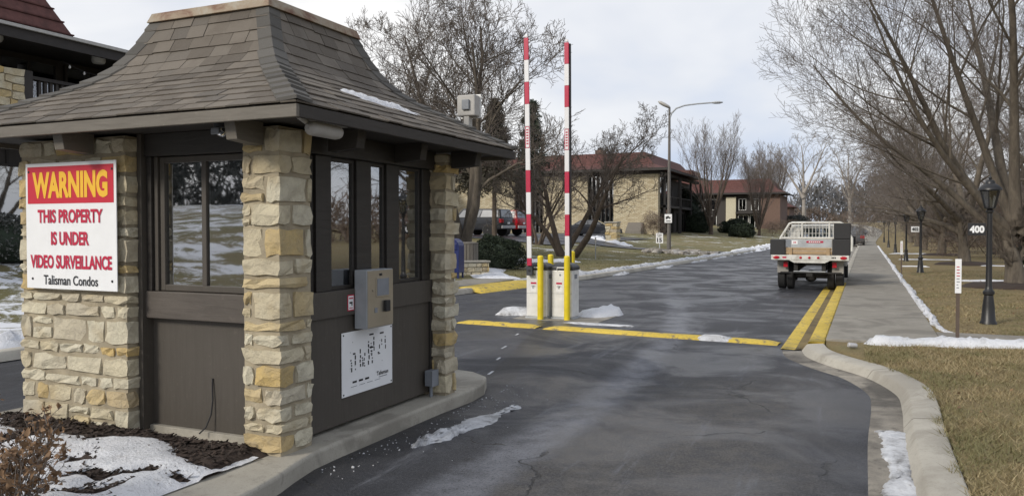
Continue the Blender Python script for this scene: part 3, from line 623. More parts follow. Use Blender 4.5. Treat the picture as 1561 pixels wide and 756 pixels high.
# roof
rcx, rcy, rhx, rhy = -4.86, 5.465, 1.74, 1.635
prof = [(1, 2.41), (.83, 2.575), (.63, 2.755), (.55, 2.84), (.47, 2.97), (.41, 3.14), (.345, 3.40)]
pr_ = np.array([p[0] for p in prof]); pz_ = np.array([p[1] for p in prof])
# smooth the flare
tt = np.linspace(0, 1, 61); sl_ = np.concatenate([[0], np.cumsum(np.hypot(np.diff(pr_)*1.68, np.diff(pz_)))]); SL = sl_[-1]
fr_ = np.interp(tt*SL, sl_, pr_); fz_ = np.interp(tt*SL, sl_, pz_); ker = np.ones(7)/7
def smo(a):
    b = np.concatenate([np.full(3, a[0])-np.arange(3, 0, -1)*(a[1]-a[0]), a, np.full(3, a[-1])+np.arange(1, 4)*(a[-1]-a[-2])]); return np.convolve(b, ker, 'valid')
fr_, fz_ = smo(fr_), smo(fz_)
def rz(s): return float(np.interp(s/SL, tt, fr_)), float(np.interp(s/SL, tt, fz_))
m = MB(); ks = np.linspace(0, SL, 13)
for i, s in enumerate(ks):
    r, z = rz(s); m.v += [(rcx-rhx*r, rcy-rhy*r, z-.012), (rcx+rhx*r, rcy-rhy*r, z-.012), (rcx+rhx*r, rcy+rhy*r, z-.012), (rcx-rhx*r, rcy+rhy*r, z-.012)]
    if i:
        for k in range(4): m.f.append(((i-1)*4+k, (i-1)*4+(k+1) % 4, i*4+(k+1) % 4, i*4+k))
m.f.append((48, 49, 50, 51)); roof = m.build('roof', 'shingle', booth, BO)
rg = random.Random(31); NCO = 13
def shingle_quad(side, u0, u1, sb, st_, lift):
    rb, zb = rz(max(0, sb)); rt_, zt = rz(min(SL, st_))
    hu, hv = (rhx, rhy) if side in 'fb' else (rhy, rhx)
    n = Vector((hv*(rt_-rb), zt-zb)); n = Vector((n.y, -n.x)).normalized() if True else n   # outward normal in (inward,z) plane
    def pt(u, r, z, l):
        u = max(-hu*r, min(hu*r, u)); o = hv*r; ex = (-(zt-zb)); # outward horizontal amount
        nh = (zt-zb); nv = hv*(rb-rt_); q = math.hypot(nh, nv); o2 = o+l*nh/q; z2 = z+l*nv/q
        return {'f': (rcx+u, rcy-o2, z2), 'b': (rcx-u, rcy+o2, z2), 'r': (rcx+o2, rcy+u, z2), 'l': (rcx-o2, rcy-u, z2)}[side]
    l0, l1, th = .012+lift, .003+lift, .010
    b0, b1, t0, t1 = pt(u0, rb, zb, l0), pt(u1, rb, zb, l0), pt(u0, rt_, zt, l1), pt(u1, rt_, zt, l1)
    c0, c1, d0, d1 = pt(u0, rb, zb, l0-th), pt(u1, rb, zb, l0-th), pt(u0, rt_, zt, l1-th), pt(u1, rt_, zt, l1-th)
    return [c0, c1, d1, d0, b0, b1, t1, t0]
for side in 'frbl':
    acc = MB()
    for i in range(NCO):
        sb = SL*i/NCO-.006; st_ = SL*(i+1)/NCO+.012; r, _ = rz(sb); hu = (rhx if side in 'fb' else rhy)*r; wt = .205
        u = -hu-(rg.random()*wt)
        while u < hu:
            w = wt*rg.uniform(.78, 1.22); a, b = max(-hu, u), min(hu, u+w-.004)
            if b-a > .03:
                q = shingle_quad(side, a, b, sb+rg.uniform(-.006, .006), st_, rg.uniform(0, .006))
                if side in 'fr': MB().hexa(q).build('shingle', 'shingle', roof, BO)
                else: acc.hexa(q)
            u += w
    if acc.v: tag(acc.build('shingle', 'shingle', roof, BO), kind='stuff')
for sx_, sy_ in ((1, -1), (-1, -1), (1, 1), (-1, 1)):
    for i in range(NCO):
        sb = SL*i/NCO-.02; st_ = SL*(i+1)/NCO+.03; rb, zb = rz(max(0, sb)); rt_, zt = rz(min(SL, st_)); w = .15 if rb > .5 else .13
        hb = (rcx+sx_*rhx*rb, rcy+sy_*rhy*rb); ht = (rcx+sx_*rhx*rt_, rcy+sy_*rhy*rt_); lb, lt = .040+rg.uniform(0, .006), .018
        def P_(h_, z, l, dx, dy): return (h_[0]+dx+sx_*.006, h_[1]+dy+sy_*.006, z+l)
        v = [P_(hb, zb, lb, 0, 0), P_(hb, zb, lb-.012, -sx_*w, 0), P_(hb, zb, lb-.012, 0, -sy_*w), P_(ht, zt, lt, 0, 0), P_(ht, zt, lt-.008, -sx_*w, 0), P_(ht, zt, lt-.008, 0, -sy_*w)]
        # side flaps dropped onto their slopes
        v += [(a, b, c-.022) for a, b, c in v]
        f = [(0, 1, 4, 3), (2, 0, 3, 5), (0, 6, 7, 1), (2, 8, 6, 0), (1, 7, 10, 4), (5, 11, 8, 2), (3, 4, 10, 9), (3, 9, 11, 5)]
        MB().add(v, f).build('hip_shingle', 'hip_shingle', roof, BO)
cap = MB(); a_, b_ = rhx*.345+.05, rhy*.345+.05
cap.hexa([(rcx-a_, rcy-b_, 3.37), (rcx+a_, rcy-b_, 3.37), (rcx+a_, rcy+b_, 3.37), (rcx-a_, rcy+b_, 3.37), (rcx-a_+.03, rcy-b_+.03, 3.45), (rcx+a_-.03, rcy-b_+.03, 3.45), (rcx+a_-.03, rcy+b_-.03, 3.45), (rcx-a_+.03, rcy+b_-.03, 3.45)])
cap.build('cap_flashing', 'rusty_flashing', roof, BO, bevel=.006)
ex0, ex1, ey0, ey1 = rcx-rhx, rcx+rhx, rcy-rhy, rcy+rhy
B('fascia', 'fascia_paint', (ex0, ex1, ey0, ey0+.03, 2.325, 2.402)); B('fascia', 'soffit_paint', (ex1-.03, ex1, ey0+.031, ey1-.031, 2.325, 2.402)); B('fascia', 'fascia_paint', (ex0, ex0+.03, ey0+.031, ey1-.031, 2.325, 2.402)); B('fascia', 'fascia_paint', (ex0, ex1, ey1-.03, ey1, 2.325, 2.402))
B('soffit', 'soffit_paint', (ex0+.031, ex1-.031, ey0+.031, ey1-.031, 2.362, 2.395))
def bracket(x, y, dx, dy, w=.10):
    m = MB(); L_ = .36
    P4 = [(0, 2.361), (.27, 2.361), (.245, 2.225), (.12, 2.215), (0, 2.21)]
    if dy: pts = [[(x+s*w/2, y+dy*o, z) for o, z in P4] for s in (-1, 1)]
    else: pts = [[(x+dx*o, y+s*w/2, z) for o, z in P4] for s in (-1, 1)]
    k = 5; m.v = pts[0]+pts[1]; m.f = [tuple(range(5)), tuple(reversed(range(5, 10)))]+[(i, 5+i, 5+(i+1) % 5, (i+1) % 5) for i in range(5)]
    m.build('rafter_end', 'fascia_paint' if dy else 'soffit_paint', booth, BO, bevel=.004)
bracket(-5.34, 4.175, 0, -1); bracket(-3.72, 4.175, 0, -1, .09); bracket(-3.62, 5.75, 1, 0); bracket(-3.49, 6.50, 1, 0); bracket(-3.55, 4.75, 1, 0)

# roof snow
vn3 = vnoise(14)
V = []; nu, nv_ = 40, 10
for j in range(nv_):
    for i in range(nu):
        u = -.60+1.15*i/(nu-1); s = .16+.30*SL*.55*j/(nv_-1)+(.30-.20*i/(nu-1)); r, z = rz(s); mm = vn3(i*.35, j*.55)
        c_ = 1-abs(j/(nv_-1)*2-1)**2-((i/(nu-1)*2-1)**4); hgt = .05*max(-.3, min(1, c_*1.3-(mm*1.5)))
        V.append((rcx+rhx*r+.008, rcy+u, z+hgt))
idx = np.arange(len(V)).reshape(nv_, nu); F = np.stack([idx[:-1, :-1], idx[:-1, 1:], idx[1:, 1:], idx[1:, :-1]], -1).reshape(-1, 4)
tag(fast('roof_snow', V, F, 'snow', smooth=True), 'thin streak of leftover snow on the booth roof', 'snow', kind='stuff')

# ------------------------------------------------------------------ things fixed to the booth
def panel_thing(name, label, cat, c, u, v, w, h, t, mat):
    """flat board centred at c, spanned by u (width) and v (height), facing u x v"""
    o = thing(name, c, label, cat); u, v = Vector(u), Vector(v); n = u.cross(v); m = MB()
    p = [Vector((0, 0, 0))+u*a*w/2+v*b*h/2+n*z for z in (-t, 0) for a, b in ((-1, -1), (1, -1), (1, 1), (-1, 1))]; m.hexa(p)
    bd = m.build('board', mat, o, bevel=min(.003, t*.3)); return o, bd
def rect(name, mat, parent, u, v, a, b, w, h, lift):
    u, v = Vector(u), Vector(v); n = u.cross(v); c = u*a+v*b
    p = [c+u*x*w/2+v*y*h/2+n*z for z in (0.0005, lift) for x, y in ((-1, -1), (1, -1), (1, 1), (-1, 1))]; return MB().hexa(p).build(name, mat, parent)
O0 = (0, 0, 0); U, Vv = (1, 0, 0), (0, 0, 1)
ws, bd = panel_thing('warning_sign', 'large white WARNING video surveillance sign on the stone pillar', 'sign', (-5.535, 4.150, 1.675), U, Vv, 1.0, .97, .008, 'sign_white')
rect('header_panel', 'sign_red', ws, U, Vv, -.0, .315, .95, .285, .002)
def wt(s, m_, x, z, w, h, bold): text_mesh(s, m_, ws, O0, (x, 0, z), U, Vv, w, h, bold)
wt('WARNING', 'sign_yellow', 0, .315, .83, .205, .045); wt('THIS PROPERTY', 'letter_red', 0, .075, .72, .105, .035); wt('IS UNDER', 'letter_red', 0, -.095, .42, .105, .035); wt('VIDEO SURVEILLANCE', 'letter_red', 0, -.275, .90, .105, .035); wt('Talisman Condos', 'black_print', 0, -.415, .60, .075, .012)
for a, b in ((-.46, .42), (.46, .42), (-.43, -.41), (.45, -.41)): MB().lathe([(.010, 0), (.010, .004), (.006, .007)], (a, -.0005, b), 10, 'y').build('screw', 'black_print', ws).scale = (1, -1, 1)
UR, VR = (0, 1, 0), (0, 0, 1)
mp_s, bd = panel_thing('site_map_sign', 'white site map board with black building blocks under the intercom', 'sign', (-3.670, 5.375, .60), UR, VR, .71, .50, .006, 'sign_white')
rb = random.Random(3)
def blk(a, b, w, h): rect('map_block', 'black_print', mp_s, UR, VR, a, b, w, h, .0015)
for gx_, gz_, cols_, rows_ in ((-.205, .0, (0, .05), 4), (-.085, .01, (0, .035, .06), 4), (.035, .02, (0, .045), 4), (.035, .125, (0, .03, .075), 3), (.185, .12, (0, .045, .095), 3)):
    for ci, cx_o in enumerate(cols_):
        z_ = gz_-.062+rb.uniform(-.01, .01)
        for k in range(rows_):
            hh_ = rb.choice([.012, .024, .034])
            if rb.random() < .82: blk(gx_-.03+cx_o+rb.uniform(-.006, .006), z_+hh_/2, rb.choice([.011, .015]), hh_)
            z_ += hh_+rb.uniform(.006, .014)
    if rb.random() < .8: blk(gx_+.01, gz_+.072, rb.uniform(.025, .06), .013)
for k in range(9): blk(rb.uniform(-.25, .27), rb.uniform(-.05, .17), .006, .005)
for k in range(3): blk(-.19+k*.085, -.15, .055, .016)
blk(.145, .035, .022, .01); blk(.155, .025, .03, .008)
for k in range(4): rect('print_line', 'conduit_grey', mp_s, UR, VR, -.20+.11*k, -.185, .08, .004, .0012)
text_mesh('Talisman', 'black_print', mp_s, O0, (0, .20, -.135), UR, VR, .17, .035, .01)
rect('print_line', 'conduit_grey', mp_s, UR, VR, .21, -.168, .12, .006, .0012)
for a in (-.335, .335):
    for b in (-.23, .23): rect('screw', 'black_print', mp_s, UR, VR, a, b, .012, .012, .003)
stk, bd = panel_thing('camera_sticker', 'small red bordered camera notice sticker on the sill beam', 'sticker', (-3.652, 5.115, 1.08), UR, VR, .085, .125, .002, 'letter_red')
rect('paper', 'sign_white', stk, UR, VR, 0, 0, .068, .108, .0012)
rect('camera_icon', 'black_print', stk, UR, VR, .0, .0, .040, .014, .002); rect('camera_icon', 'black_print', stk, UR, VR, .012, -.014, .012, .016, .002); rect('print_line', 'letter_red', stk, UR, VR, 0, .035, .05, .010, .002); rect('print_line', 'letter_red', stk, UR, VR, 0, -.04, .045, .006, .002)
ic = thing('intercom_box', (-3.66, 5.36, .87), 'stainless steel entry intercom box mounted above the site map', 'intercom')
I = lambda n_, m_, *b, par=ic, bevel=.004: part(n_, m_, par, (0, 0, 0), *b, bevel=bevel)
I('housing', 'galvanised', (0.0, .115, -.185, .185, 0, .46)); fp = I('face_plate', 'stainless', (.116, .122, -.18, .18, .005, .455))
I('screen_frame', 'stainless', (.1222, .127, -.07, .12, .24, .40), par=fp); I('screen', 'conduit_grey', (.1272, .129, -.058, .108, .252, .388), par=fp, bevel=0); I('camera_lens', 'black_print', (.1222, .128, -.02, .015, .41, .43), par=fp); I('call_button', 'stainless', (.1222, .130, -.12, -.105, .29, .305), par=fp); I('speaker_grille', 'conduit_grey', (.1222, .125, -.09, -.05, .12, .16), par=fp); I('reader', 'black_plastic', (.1222, .15, .04, .10, .12, .21), par=fp)
jb = thing('junction_box', (-3.68, 6.30, .125), 'small grey electrical box at the foot of the far pillar', 'electrical box')
J = lambda n_, m_, *b, bevel=.004: part(n_, m_, jb, (0, 0, 0), *b, bevel=bevel)
J('body', 'conduit_grey', (0.026, .10, -.055, .055, .10, .24)); J('cover', 'conduit_grey', (.101, .108, -.06, .06, .095, .245)); MB().tube([(.06, 0, -.01), (.06, 0, .099)], .016, 10).build('conduit', 'conduit_grey', jb, smooth=True)
# cameras under the eaves
dc = thing('dome_camera', (-3.99, 4.12, 2.36), 'small black dome camera tucked under the front eave', 'camera')
MB().lathe([(.05, 0), (.05, -.025), (.042, -.03)], (0, 0, 0), 16).build('mount', 'charcoal_plastic', dc, smooth=True); MB().lathe([(.042, -.031), (.040, -.055), (.026, -.078), (.006, -.086)], (0, 0, 0), 16).build('dome', 'car_glass', dc, smooth=True); MB().box(-.036, .036, -.062, -.05, -.075, -.03).build('hood', 'conduit_grey', dc, bevel=.006)
bc = thing('bullet_camera', (-3.24, 4.02, 2.33), 'weathered grey bullet camera under the corner eave', 'camera')
MB().tube([(-.02, .0, .03), (-.02, .10, -.005)], .018, 8).build('arm', 'weathered_white', bc, smooth=True); MB().lathe([(.018, 0), (.045, .03), (.048, .06), (.048, .30), (.040, .33), (.03, .325)], (0, .06, -.035), 14, 'y').build('housing', 'weathered_white', bc, smooth=True); MB().hexa([(-.056, .08, .008), (.056, .08, .008), (.056, .42, .002), (-.056, .42, .002), (-.03, .08, .022), (.03, .08, .022), (.03, .42, .016), (-.03, .42, .016)]).build('sun_shield', 'weathered_white', bc)
# loose cable hanging from the front panel
tag(MB().tube(smooth_path3 if False else [(-4.36, 4.394, .56), (-4.357, 4.388, .50), (-4.35, 4.384, .40), (-4.355, 4.372, .30), (-4.375, 4.34, .21), (-4.40, 4.30, .17)], .0055, 6).build('hanging_cable', 'black_plastic', smooth=True), 'thin cable hanging from a hole in the front panel', 'cable')
fl = thing('floodlight', (-3.66, 7.125, 2.36), 'pale box floodlight on a short post at the rear eave of the booth', 'floodlight')
MB().tube([(0, 0, -.02), (0, 0, .42)], .02, 10).build('post', 'galvanised', fl, smooth=True); MB().box(-.10, .10, -.05, .06, .42, .63).build('housing', 'weathered_white', fl, bevel=.012); MB().box(-.115, .115, .061, .075, .405, .645).build('face_frame', 'white_paint', fl, bevel=.006); MB().box(-.035, .045, -.075, -.051, .48, .58).build('driver_box', 'conduit_grey', fl, bevel=.006); MB().box(-.03, .03, -.04, .04, .32, .419).build('bracket', 'weathered_white', fl, bevel=.006)

# ------------------------------------------------------------------ gate: two barrier cabinets with raised arms, bollards, hump
def barrier(x, y, label, arm_dx, lean, armx, army, hub):
    o = thing('barrier_gate', (x, y, 0), label, 'barrier gate', 'raised barrier gates')
    w, d = .40, .38
    MB().box(-.02, w+.02, -.02, d+.02, 0, .035).build('plinth', 'galvanised', o, bevel=.006)
    c = MB().box(0, w, 0, d, .036, .90).build('cabinet', 'cabinet_white', o, bevel=.02, seg=3)
    m = MB(); pr = []
    for z, i in ((.901, -.012), (.96, -.012), (1.005, .03), (1.03, .09)): m.v += [(i, i, z), (w-i, i, z), (w-i, d-i, z), (i, d-i, z)]
    for k in range(3):
        for j in range(4): m.f.append((k*4+j, k*4+(j+1) % 4, (k+1)*4+(j+1) % 4, (k+1)*4+j))
    m.f += [(12, 13, 14, 15), (3, 2, 1, 0)]; m.build('hood', 'charcoal_plastic', o, bevel=.015, seg=3)
    part('sticker', 'sign_white', c, O0, (.09, .20, -.0025, -.0005, .50, .68)); part('sticker_header', 'arm_red', c, O0, (.09, .20, -.0045, -.0027, .64, .675))
    text_mesh('17', 'black_print', c, O0, (.145, -.003, .58), U, Vv, .04, .05, .03)
    for k in range(3): part('print_line', 'conduit_grey', c, O0, (.10, .19, -.0042, -.0027, .615-.012*k, .619-.012*k))
    part('lock', 'conduit_grey', c, O0, (.15, .18, -.008, -.0005, .80, .83)); MB().tube([(.11, -.012, .90), (.11, -.012, .945), (.30, -.012, .945), (.30, -.012, .90)], .012, 6).build('handle', 'cabinet_white', c, smooth=True)
    part('side_vent', 'conduit_grey', c, O0, (w+.0005, w+.004, .12, .26, .74, .82)); part('door_seam', 'conduit_grey', c, O0, (.006, w-.006, -.0018, -.0004, .468, .472))
    hb = MB().box(*hub).build('arm_hub', 'charcoal_plastic', o, bevel=.012)
    bolt = MB().lathe([(.022, 0), (.022, .012)], ((hub[0]+hub[1])/2, hub[2]-.0125, (hub[4]+hub[5])/2), 8, 'y').build('bolt', 'black_metal', hb)
    arm = bpy.data.objects.new('arm', None); arm.location = (armx, army, .98); arm.rotation_euler = (0, rad(lean), 0); link(arm, o)
    seg = .402; z = 0.0; top = 4.17; k = 0; bounds = [0, .14]
    while bounds[-1] < top-.05: bounds.append(min(top, bounds[-1]+seg))
    MB().box(-.052+arm_dx, -.02+arm_dx, .003, .055, .02, top-.03).build('edge_channel', 'black_plastic', arm)
    for k in range(len(bounds)-1):
        red = k % 2 == 0; lab = (k == 6)
        if lab: red = False
        q = MB().box(-.044, .044, -.03, .0, bounds[k]+.001, bounds[k+1]-.001).build('arm_band', 'arm_red' if red else 'arm_white', arm, bevel=.006)
        if lab:
            zz = (bounds[k]+bounds[k+1])/2
            for bb in ((-.043, -.032, -.032, -.0305, zz-.195, zz+.195), (.032, .043, -.032, -.0305, zz-.195, zz+.195), (-.0315, .0315, -.032, -.0305, zz+.183, zz+.195), (-.0315, .0315, -.032, -.0305, zz-.195, zz-.183)): part('red_border', 'arm_red', q, O0, bb)
            for j in range(6): part('print_line', 'arm_red', q, O0, (-.02, .02, -.032, -.0305, zz-.13+.05*j, zz-.105+.05*j))
    MB().box(-.03, .03, -.025, .0, top, top+.05).build('tip', 'arm_white', arm, bevel=.01)
    return o
barrier(-5.75, 13.55, 'white barrier cabinet with raised red-white arm, the left of the two', -.016, -.95, .115, -.105, (.04, .16, -.10, -.021, .80, .985))
barrier(-5.28, 13.64, 'white barrier cabinet with raised red-white arm, the right of the two', .084, -.30, .15, .44, (.09, .21, .40, .52, .80, 1.03))
def bollard(x, y, h_, label):
    o = thing('bollard', (x, y, 0), label, 'bollard', 'yellow bollards at the gate')
    MB().lathe([(.055, -.02), (.055, h_-.03)], O0, 18).build('post', 'bollard_yellow', o, smooth=True); MB().lathe([(.057, h_-.0295), (.052, h_-.012), (.035, h_), (.01, h_+.004)], O0, 18).build('cap', 'bollard_yellow', o, smooth=True)
bollard(-5.42, 13.43, 1.17, 'yellow steel bollard in front of the left barrier cabinet'); bollard(-4.94, 13.53, 1.17, 'yellow steel bollard in front of the right barrier cabinet')
bollard(-5.50, 14.15, 1.17, 'yellow bollard half hidden behind the left barrier cabinet'); bollard(-5.28, 14.75, 1.22, 'yellow bollard whose top shows between the two cabinets')
def hump(a, b, label):
    A, Bv = Vector(a), Vector(b); d = (Bv-A).normalized(); nn = Vector((-d.y, d.x)); N = max(3, int((Bv-A).length/.15)); V = []; prf = [(-.17, -.01), (-.16, .012), (-.10, .04), (0, .052), (.10, .04), (.16, .012), (.17, -.01)]; rg = random.Random(2)
    for i in range(N+1):
        p = A.lerp(Bv, i/N); f = .3 if i in (0, N) else 1
        for o_, z in prf: q = p+nn*(o_+rg.uniform(-.008, .008)); V.append((q.x, q.y, z*f+rg.uniform(-.004, .004)))
    idx = np.arange(len(V)).reshape(N+1, 7); F = np.stack([idx[:-1, :-1], idx[1:, :-1], idx[1:, 1:], idx[:-1, 1:]], -1).reshape(-1, 4)
    tag(fast('speed_bump', V, F, 'yellow_kerb', smooth=True), label, 'speed bump')
hump((-6.55, 12.48), (-5.0, 12.33), 'short worn yellow speed bump below the left barrier'); hump((-4.85, 12.31), (-1.12, 11.95), 'long worn yellow speed bump across the entry lane')
for (x, y, s) in ((-4.96, 11.37, .17), (-4.58, 10.05, .2), (-4.24, 9.14, .16), (-3.9, 8.2, .18)):
    m = MB(); s *= .6; m.add([(x-.02, y-s, .004), (x+.012, y-s, .004), (x-.028, y+s, .004), (x-.06, y+s, .004)], [(0, 1, 2, 3)]); tag(m.build('lane_mark', 'dirty_snow'), kind='structure')
m = MB().box(-5.95, -4.3, 13.35, 14.9, -.05, .006); tag(m.build('gate_pad', 'gutter_concrete'), kind='structure')

# ------------------------------------------------------------------ snow banks
g0 = lambda x, y: .0
heap('snow_bank', 'snow', [(-4.86, 14.1), (-4.62, 14.5), (-4.42, 14.8), (-4.3, 14.95)], .55, .17, 'low snow pile to the right of the barrier cabinets', 'snow', 3, rough=.25, base=g0)
heap('snow_bank', 'dirty_snow', [(-5.85, 14.0), (-6.1, 14.05), (-6.5, 13.85)], .5, .11, 'dirty snow heaped left of the barrier cabinets', 'snow', 4, rough=.35, base=g0)
heap('snow_bank', 'dirty_snow', [(-4.9, 13.2), (-4.2, 13.15), (-3.6, 13.1)], .3, .02, 'thin melting snow just past the speed bump', 'snow', 5, base=g0)
heap('snow_bank', 'dirty_snow', [(-2.35, 12.05), (-2.0, 12.0), (-1.7, 11.98)], .4, .06, 'small slush clump on the speed bump', 'snow', 16, base=g0)
heap('snow_bank', 'snow', [(-.02, 11.62), (.5, 11.72), (1.2, 11.95), (2.2, 12.15), (4.5, 12.25), (7, 12.3)], .42, .12, 'bright snow ridge at the corner of the right lawn', 'snow', 6, rough=.35, base=lambda x, y: .11, step=.07)
heap('snow_bank', 'snow', [(2.0, 12.98), (1.35, 13.25), (1.06, 13.9), (1.03, 16), (1.02, 20), (1.0, 27), (1.02, 40), (1.0, 60), (1.0, 80)], .17, .07, 'narrow snow ridge edging the right side of the sidewalk', 'snow', 7, rough=.45, base=lambda x, y: .10, step=.12)
def kerb_side_base(x, y): return ter(x, y) if x < XL(y) else .0
heap('snow_bank', 'dirty_snow', [(XL(y)-.15-.3*ss(24, 22, y)+o, y) for y, o in ((21.9, -.3), (24, -.3), (28, 0), (33, .1), (38, 0), (44, .1), (52, .05), (66, .1), (85, .1))], .80, .10, 'grey snow bank along the kerb of the left lawn', 'snow', 8, rough=.35, base=kerb_side_base, step=.2, across=11)
heap('snow_bank', 'snow', [(-10.3, 21.9), (-11.2, 23.2), (-12.2, 25.2), (-13.4, 28), (-13.2, 31), (-12, 34)], 1.7, .10, 'snow cover on the lawn round the boxwood bush', 'snow', 9, rough=.4, base=lambda x, y: ter(x, y)-.02, step=.2, across=13)
heap('snow_bank', 'dirty_snow', [(-9.75, 16.9), (-10.1, 17.9), (-10.35, 18.6)], .8, .30, 'lumpy dirty snow pile beside the mailbox', 'snow', 10, rough=.8, base=lambda x, y: .1, step=.08, across=15)
heap('snow_bank', 'snow', [(-10.35, 4), (-10.4, 7), (-10.3, 10.5), (-10.2, 14)], .9, .16, 'snow ridge along the far kerb of the exit lane', 'snow', 12, rough=.4, base=lambda x, y: ter(x, y)-.02)
heap('snow_bank', 'dirty_snow', [(.24, 4.2), (.25, 5.2), (.25, 6.2), (.22, 7.15)], .25, .014, 'thin granular snow strip in the near gutter', 'snow', 13, base=lambda x, y: .008, step=.04)
heap('snow_bank', 'dirty_snow', [(-3.13, 5.15), (-3.08, 5.6), (-3.05, 6.1), (-2.98, 6.75)], .19, .026, 'thin icy snow strip beside the booth kerb', 'snow', 15, rough=.8, base=g0, step=.035, across=11, edge=.7)
heap('snow_bank', 'snow', [(-15.2, 55.1), (-18, 58.2), (-20.2, 62), (-20.8, 66)], .8, .16, 'snow edging the far side of the side drive', 'snow', 17, base=lambda x, y: ter(x, y)+.02, step=.3)
heap('snow_bank', 'snow', [(-8.2, 56), (-7.8, 64), (-7.7, 75), (-7.6, 90)], 1.1, .16, 'snow ridge by the far left kerb past the rocks', 'snow', 18, base=kerb_side_base, step=.4)
heap('snow_bank', 'snow', [(-.68, 27.2), (-.66, 31), (-.70, 36), (-.66, 42)], .22, .05, 'snow left in the gutter ahead of the parked truck', 'snow', 19, base=lambda x, y: .02, step=.15)
gz = lambda x, y: ter(x, y)-.004
for k, (x0, y0, x1, y1, w_) in enumerate(((2.4, 27, 6, 27.2, .55), (4.4, 23.6, 7, 23.4, .4), (1.5, 45, 4, 45.2, .5), (1.3, 36.5, 2.4, 36.6, .4), (3.5, 39, 7, 38.4, .9), (1.3, 55, 4, 55.2, .6))):
    heap('snow_patch', 'snow', [(x0, y0), ((x0+x1)/2, (y0+y1)/2+.15), (x1, y1)], w_, .04, ['long snow patch on the right lawn beyond the lantern', 'snow patch by the trunk of the near right tree', 'far snow patch on the right lawn near the walk', 'short snow patch beside the second lantern', 'wide snow patch under the second right tree', 'farthest snow patch on the right lawn'][k], 'snow', 30+k, base=gz, step=.15)
# loose icy crumbs by the island kerb
rgn = np.random.default_rng(12); n = 170; V = []; F = []
for k in range(n):
    t_ = rgn.random(); y = 4.3+t_*3.3; x = -3.40+rgn.gamma(1.2, .13)-(.16*(y-7.2) if y > 7.2 else 0)
    s = rgn.uniform(.002, .0055)*(1.8 if rgn.random() < .06 else 1); P, fs = lattice(1, 1, 1); q = P*s*rgn.uniform(.5, 1, 3)+rgn.normal(0, s*.25, P.shape)+np.array([x, y, s*.5]); b0 = len(V); V += q.tolist(); F += [[i+b0 for i in f] for f in fs]
tag(fast('ice_crumbs', V, np.array(F), 'dirty_snow'), 'scattered ice crumbs and grit along the booth kerb', 'ice', kind='stuff')

# ------------------------------------------------------------------ vehicles
def wheel(parent, c, r, w, rimmat='rim', spokes=5, out=1, axis='y'):
    """tyre and rim, axle along local y"""
    t_ = MB().lathe([(r*.62, -w/2), (r*.93, -w/2), (r, -w*.36), (r, w*.36), (r*.93, w/2), (r*.62, w/2)], c, 24, axis).build('tyre', 'tyre', parent, smooth=True); t_.name = 'wheel'
    MB().lathe([(r*.20, out*w*.43), (r*.55, out*w*.40), (r*.625, out*w*.47), (r*.64, out*w*.40), (r*.64, -out*w*.3), (r*.1, -out*w*.3)], c, 20, axis).build('rim', 'chassis_dark' if spokes else rimmat, t_, smooth=True)
    if spokes:
        m = MB()
        for k in range(spokes):
            a = 2*math.pi*k/spokes+.3; m.bar((c[0]+.06*math.cos(a), c[1]+out*w*.45, c[2]+.06*math.sin(a)), (c[0]+r*.62*math.cos(a), c[1]+out*w*.46, c[2]+r*.62*math.sin(a)), r*.2, w*.08, (0, 1, 0))
        m.lathe([(r*.66, out*w*.44), (r*.56, out*w*.48), (r*.56, out*w*.3)], c, 20, 'y'); m.lathe([(r*.14, out*w*.3), (r*.14, out*w*.5)], c, 10, 'y'); m.build('spokes', rimmat, t_, smooth=True)
    return t_
def hull(m, secs):
    """loft closed cross-section rings (lists of same length)"""
    k = len(m.v); n = len(secs[0])
    for s in secs: m.v += list(s)
    for i in range(len(secs)-1):
        for j in range(n): m.f.append((k+i*n+j, k+i*n+(j+1) % n, k+(i+1)*n+(j+1) % n, k+(i+1)*n+j))
    m.f.append(tuple(k+j for j in reversed(range(n)))); m.f.append(tuple(k+(len(secs)-1)*n+j for j in range(n))); return m
def body_sections(pts, hw):
    """pts: (x, zbot, ztop, half width) -> rounded box rings"""
    S_ = []
    for x, zb, zt, w in pts:
        zm = zb+(zt-zb)*.55
        S_.append([(x, -w*.90, zb), (x, w*.90, zb), (x, w*.985, zb+(zt-zb)*.2), (x, w, zm), (x, w*.97, zt-.06), (x, w*.88, zt), (x, -w*.88, zt), (x, -w*.97, zt-.06), (x, -w, zm), (x, -w*.985, zb+(zt-zb)*.2)])
    return S_
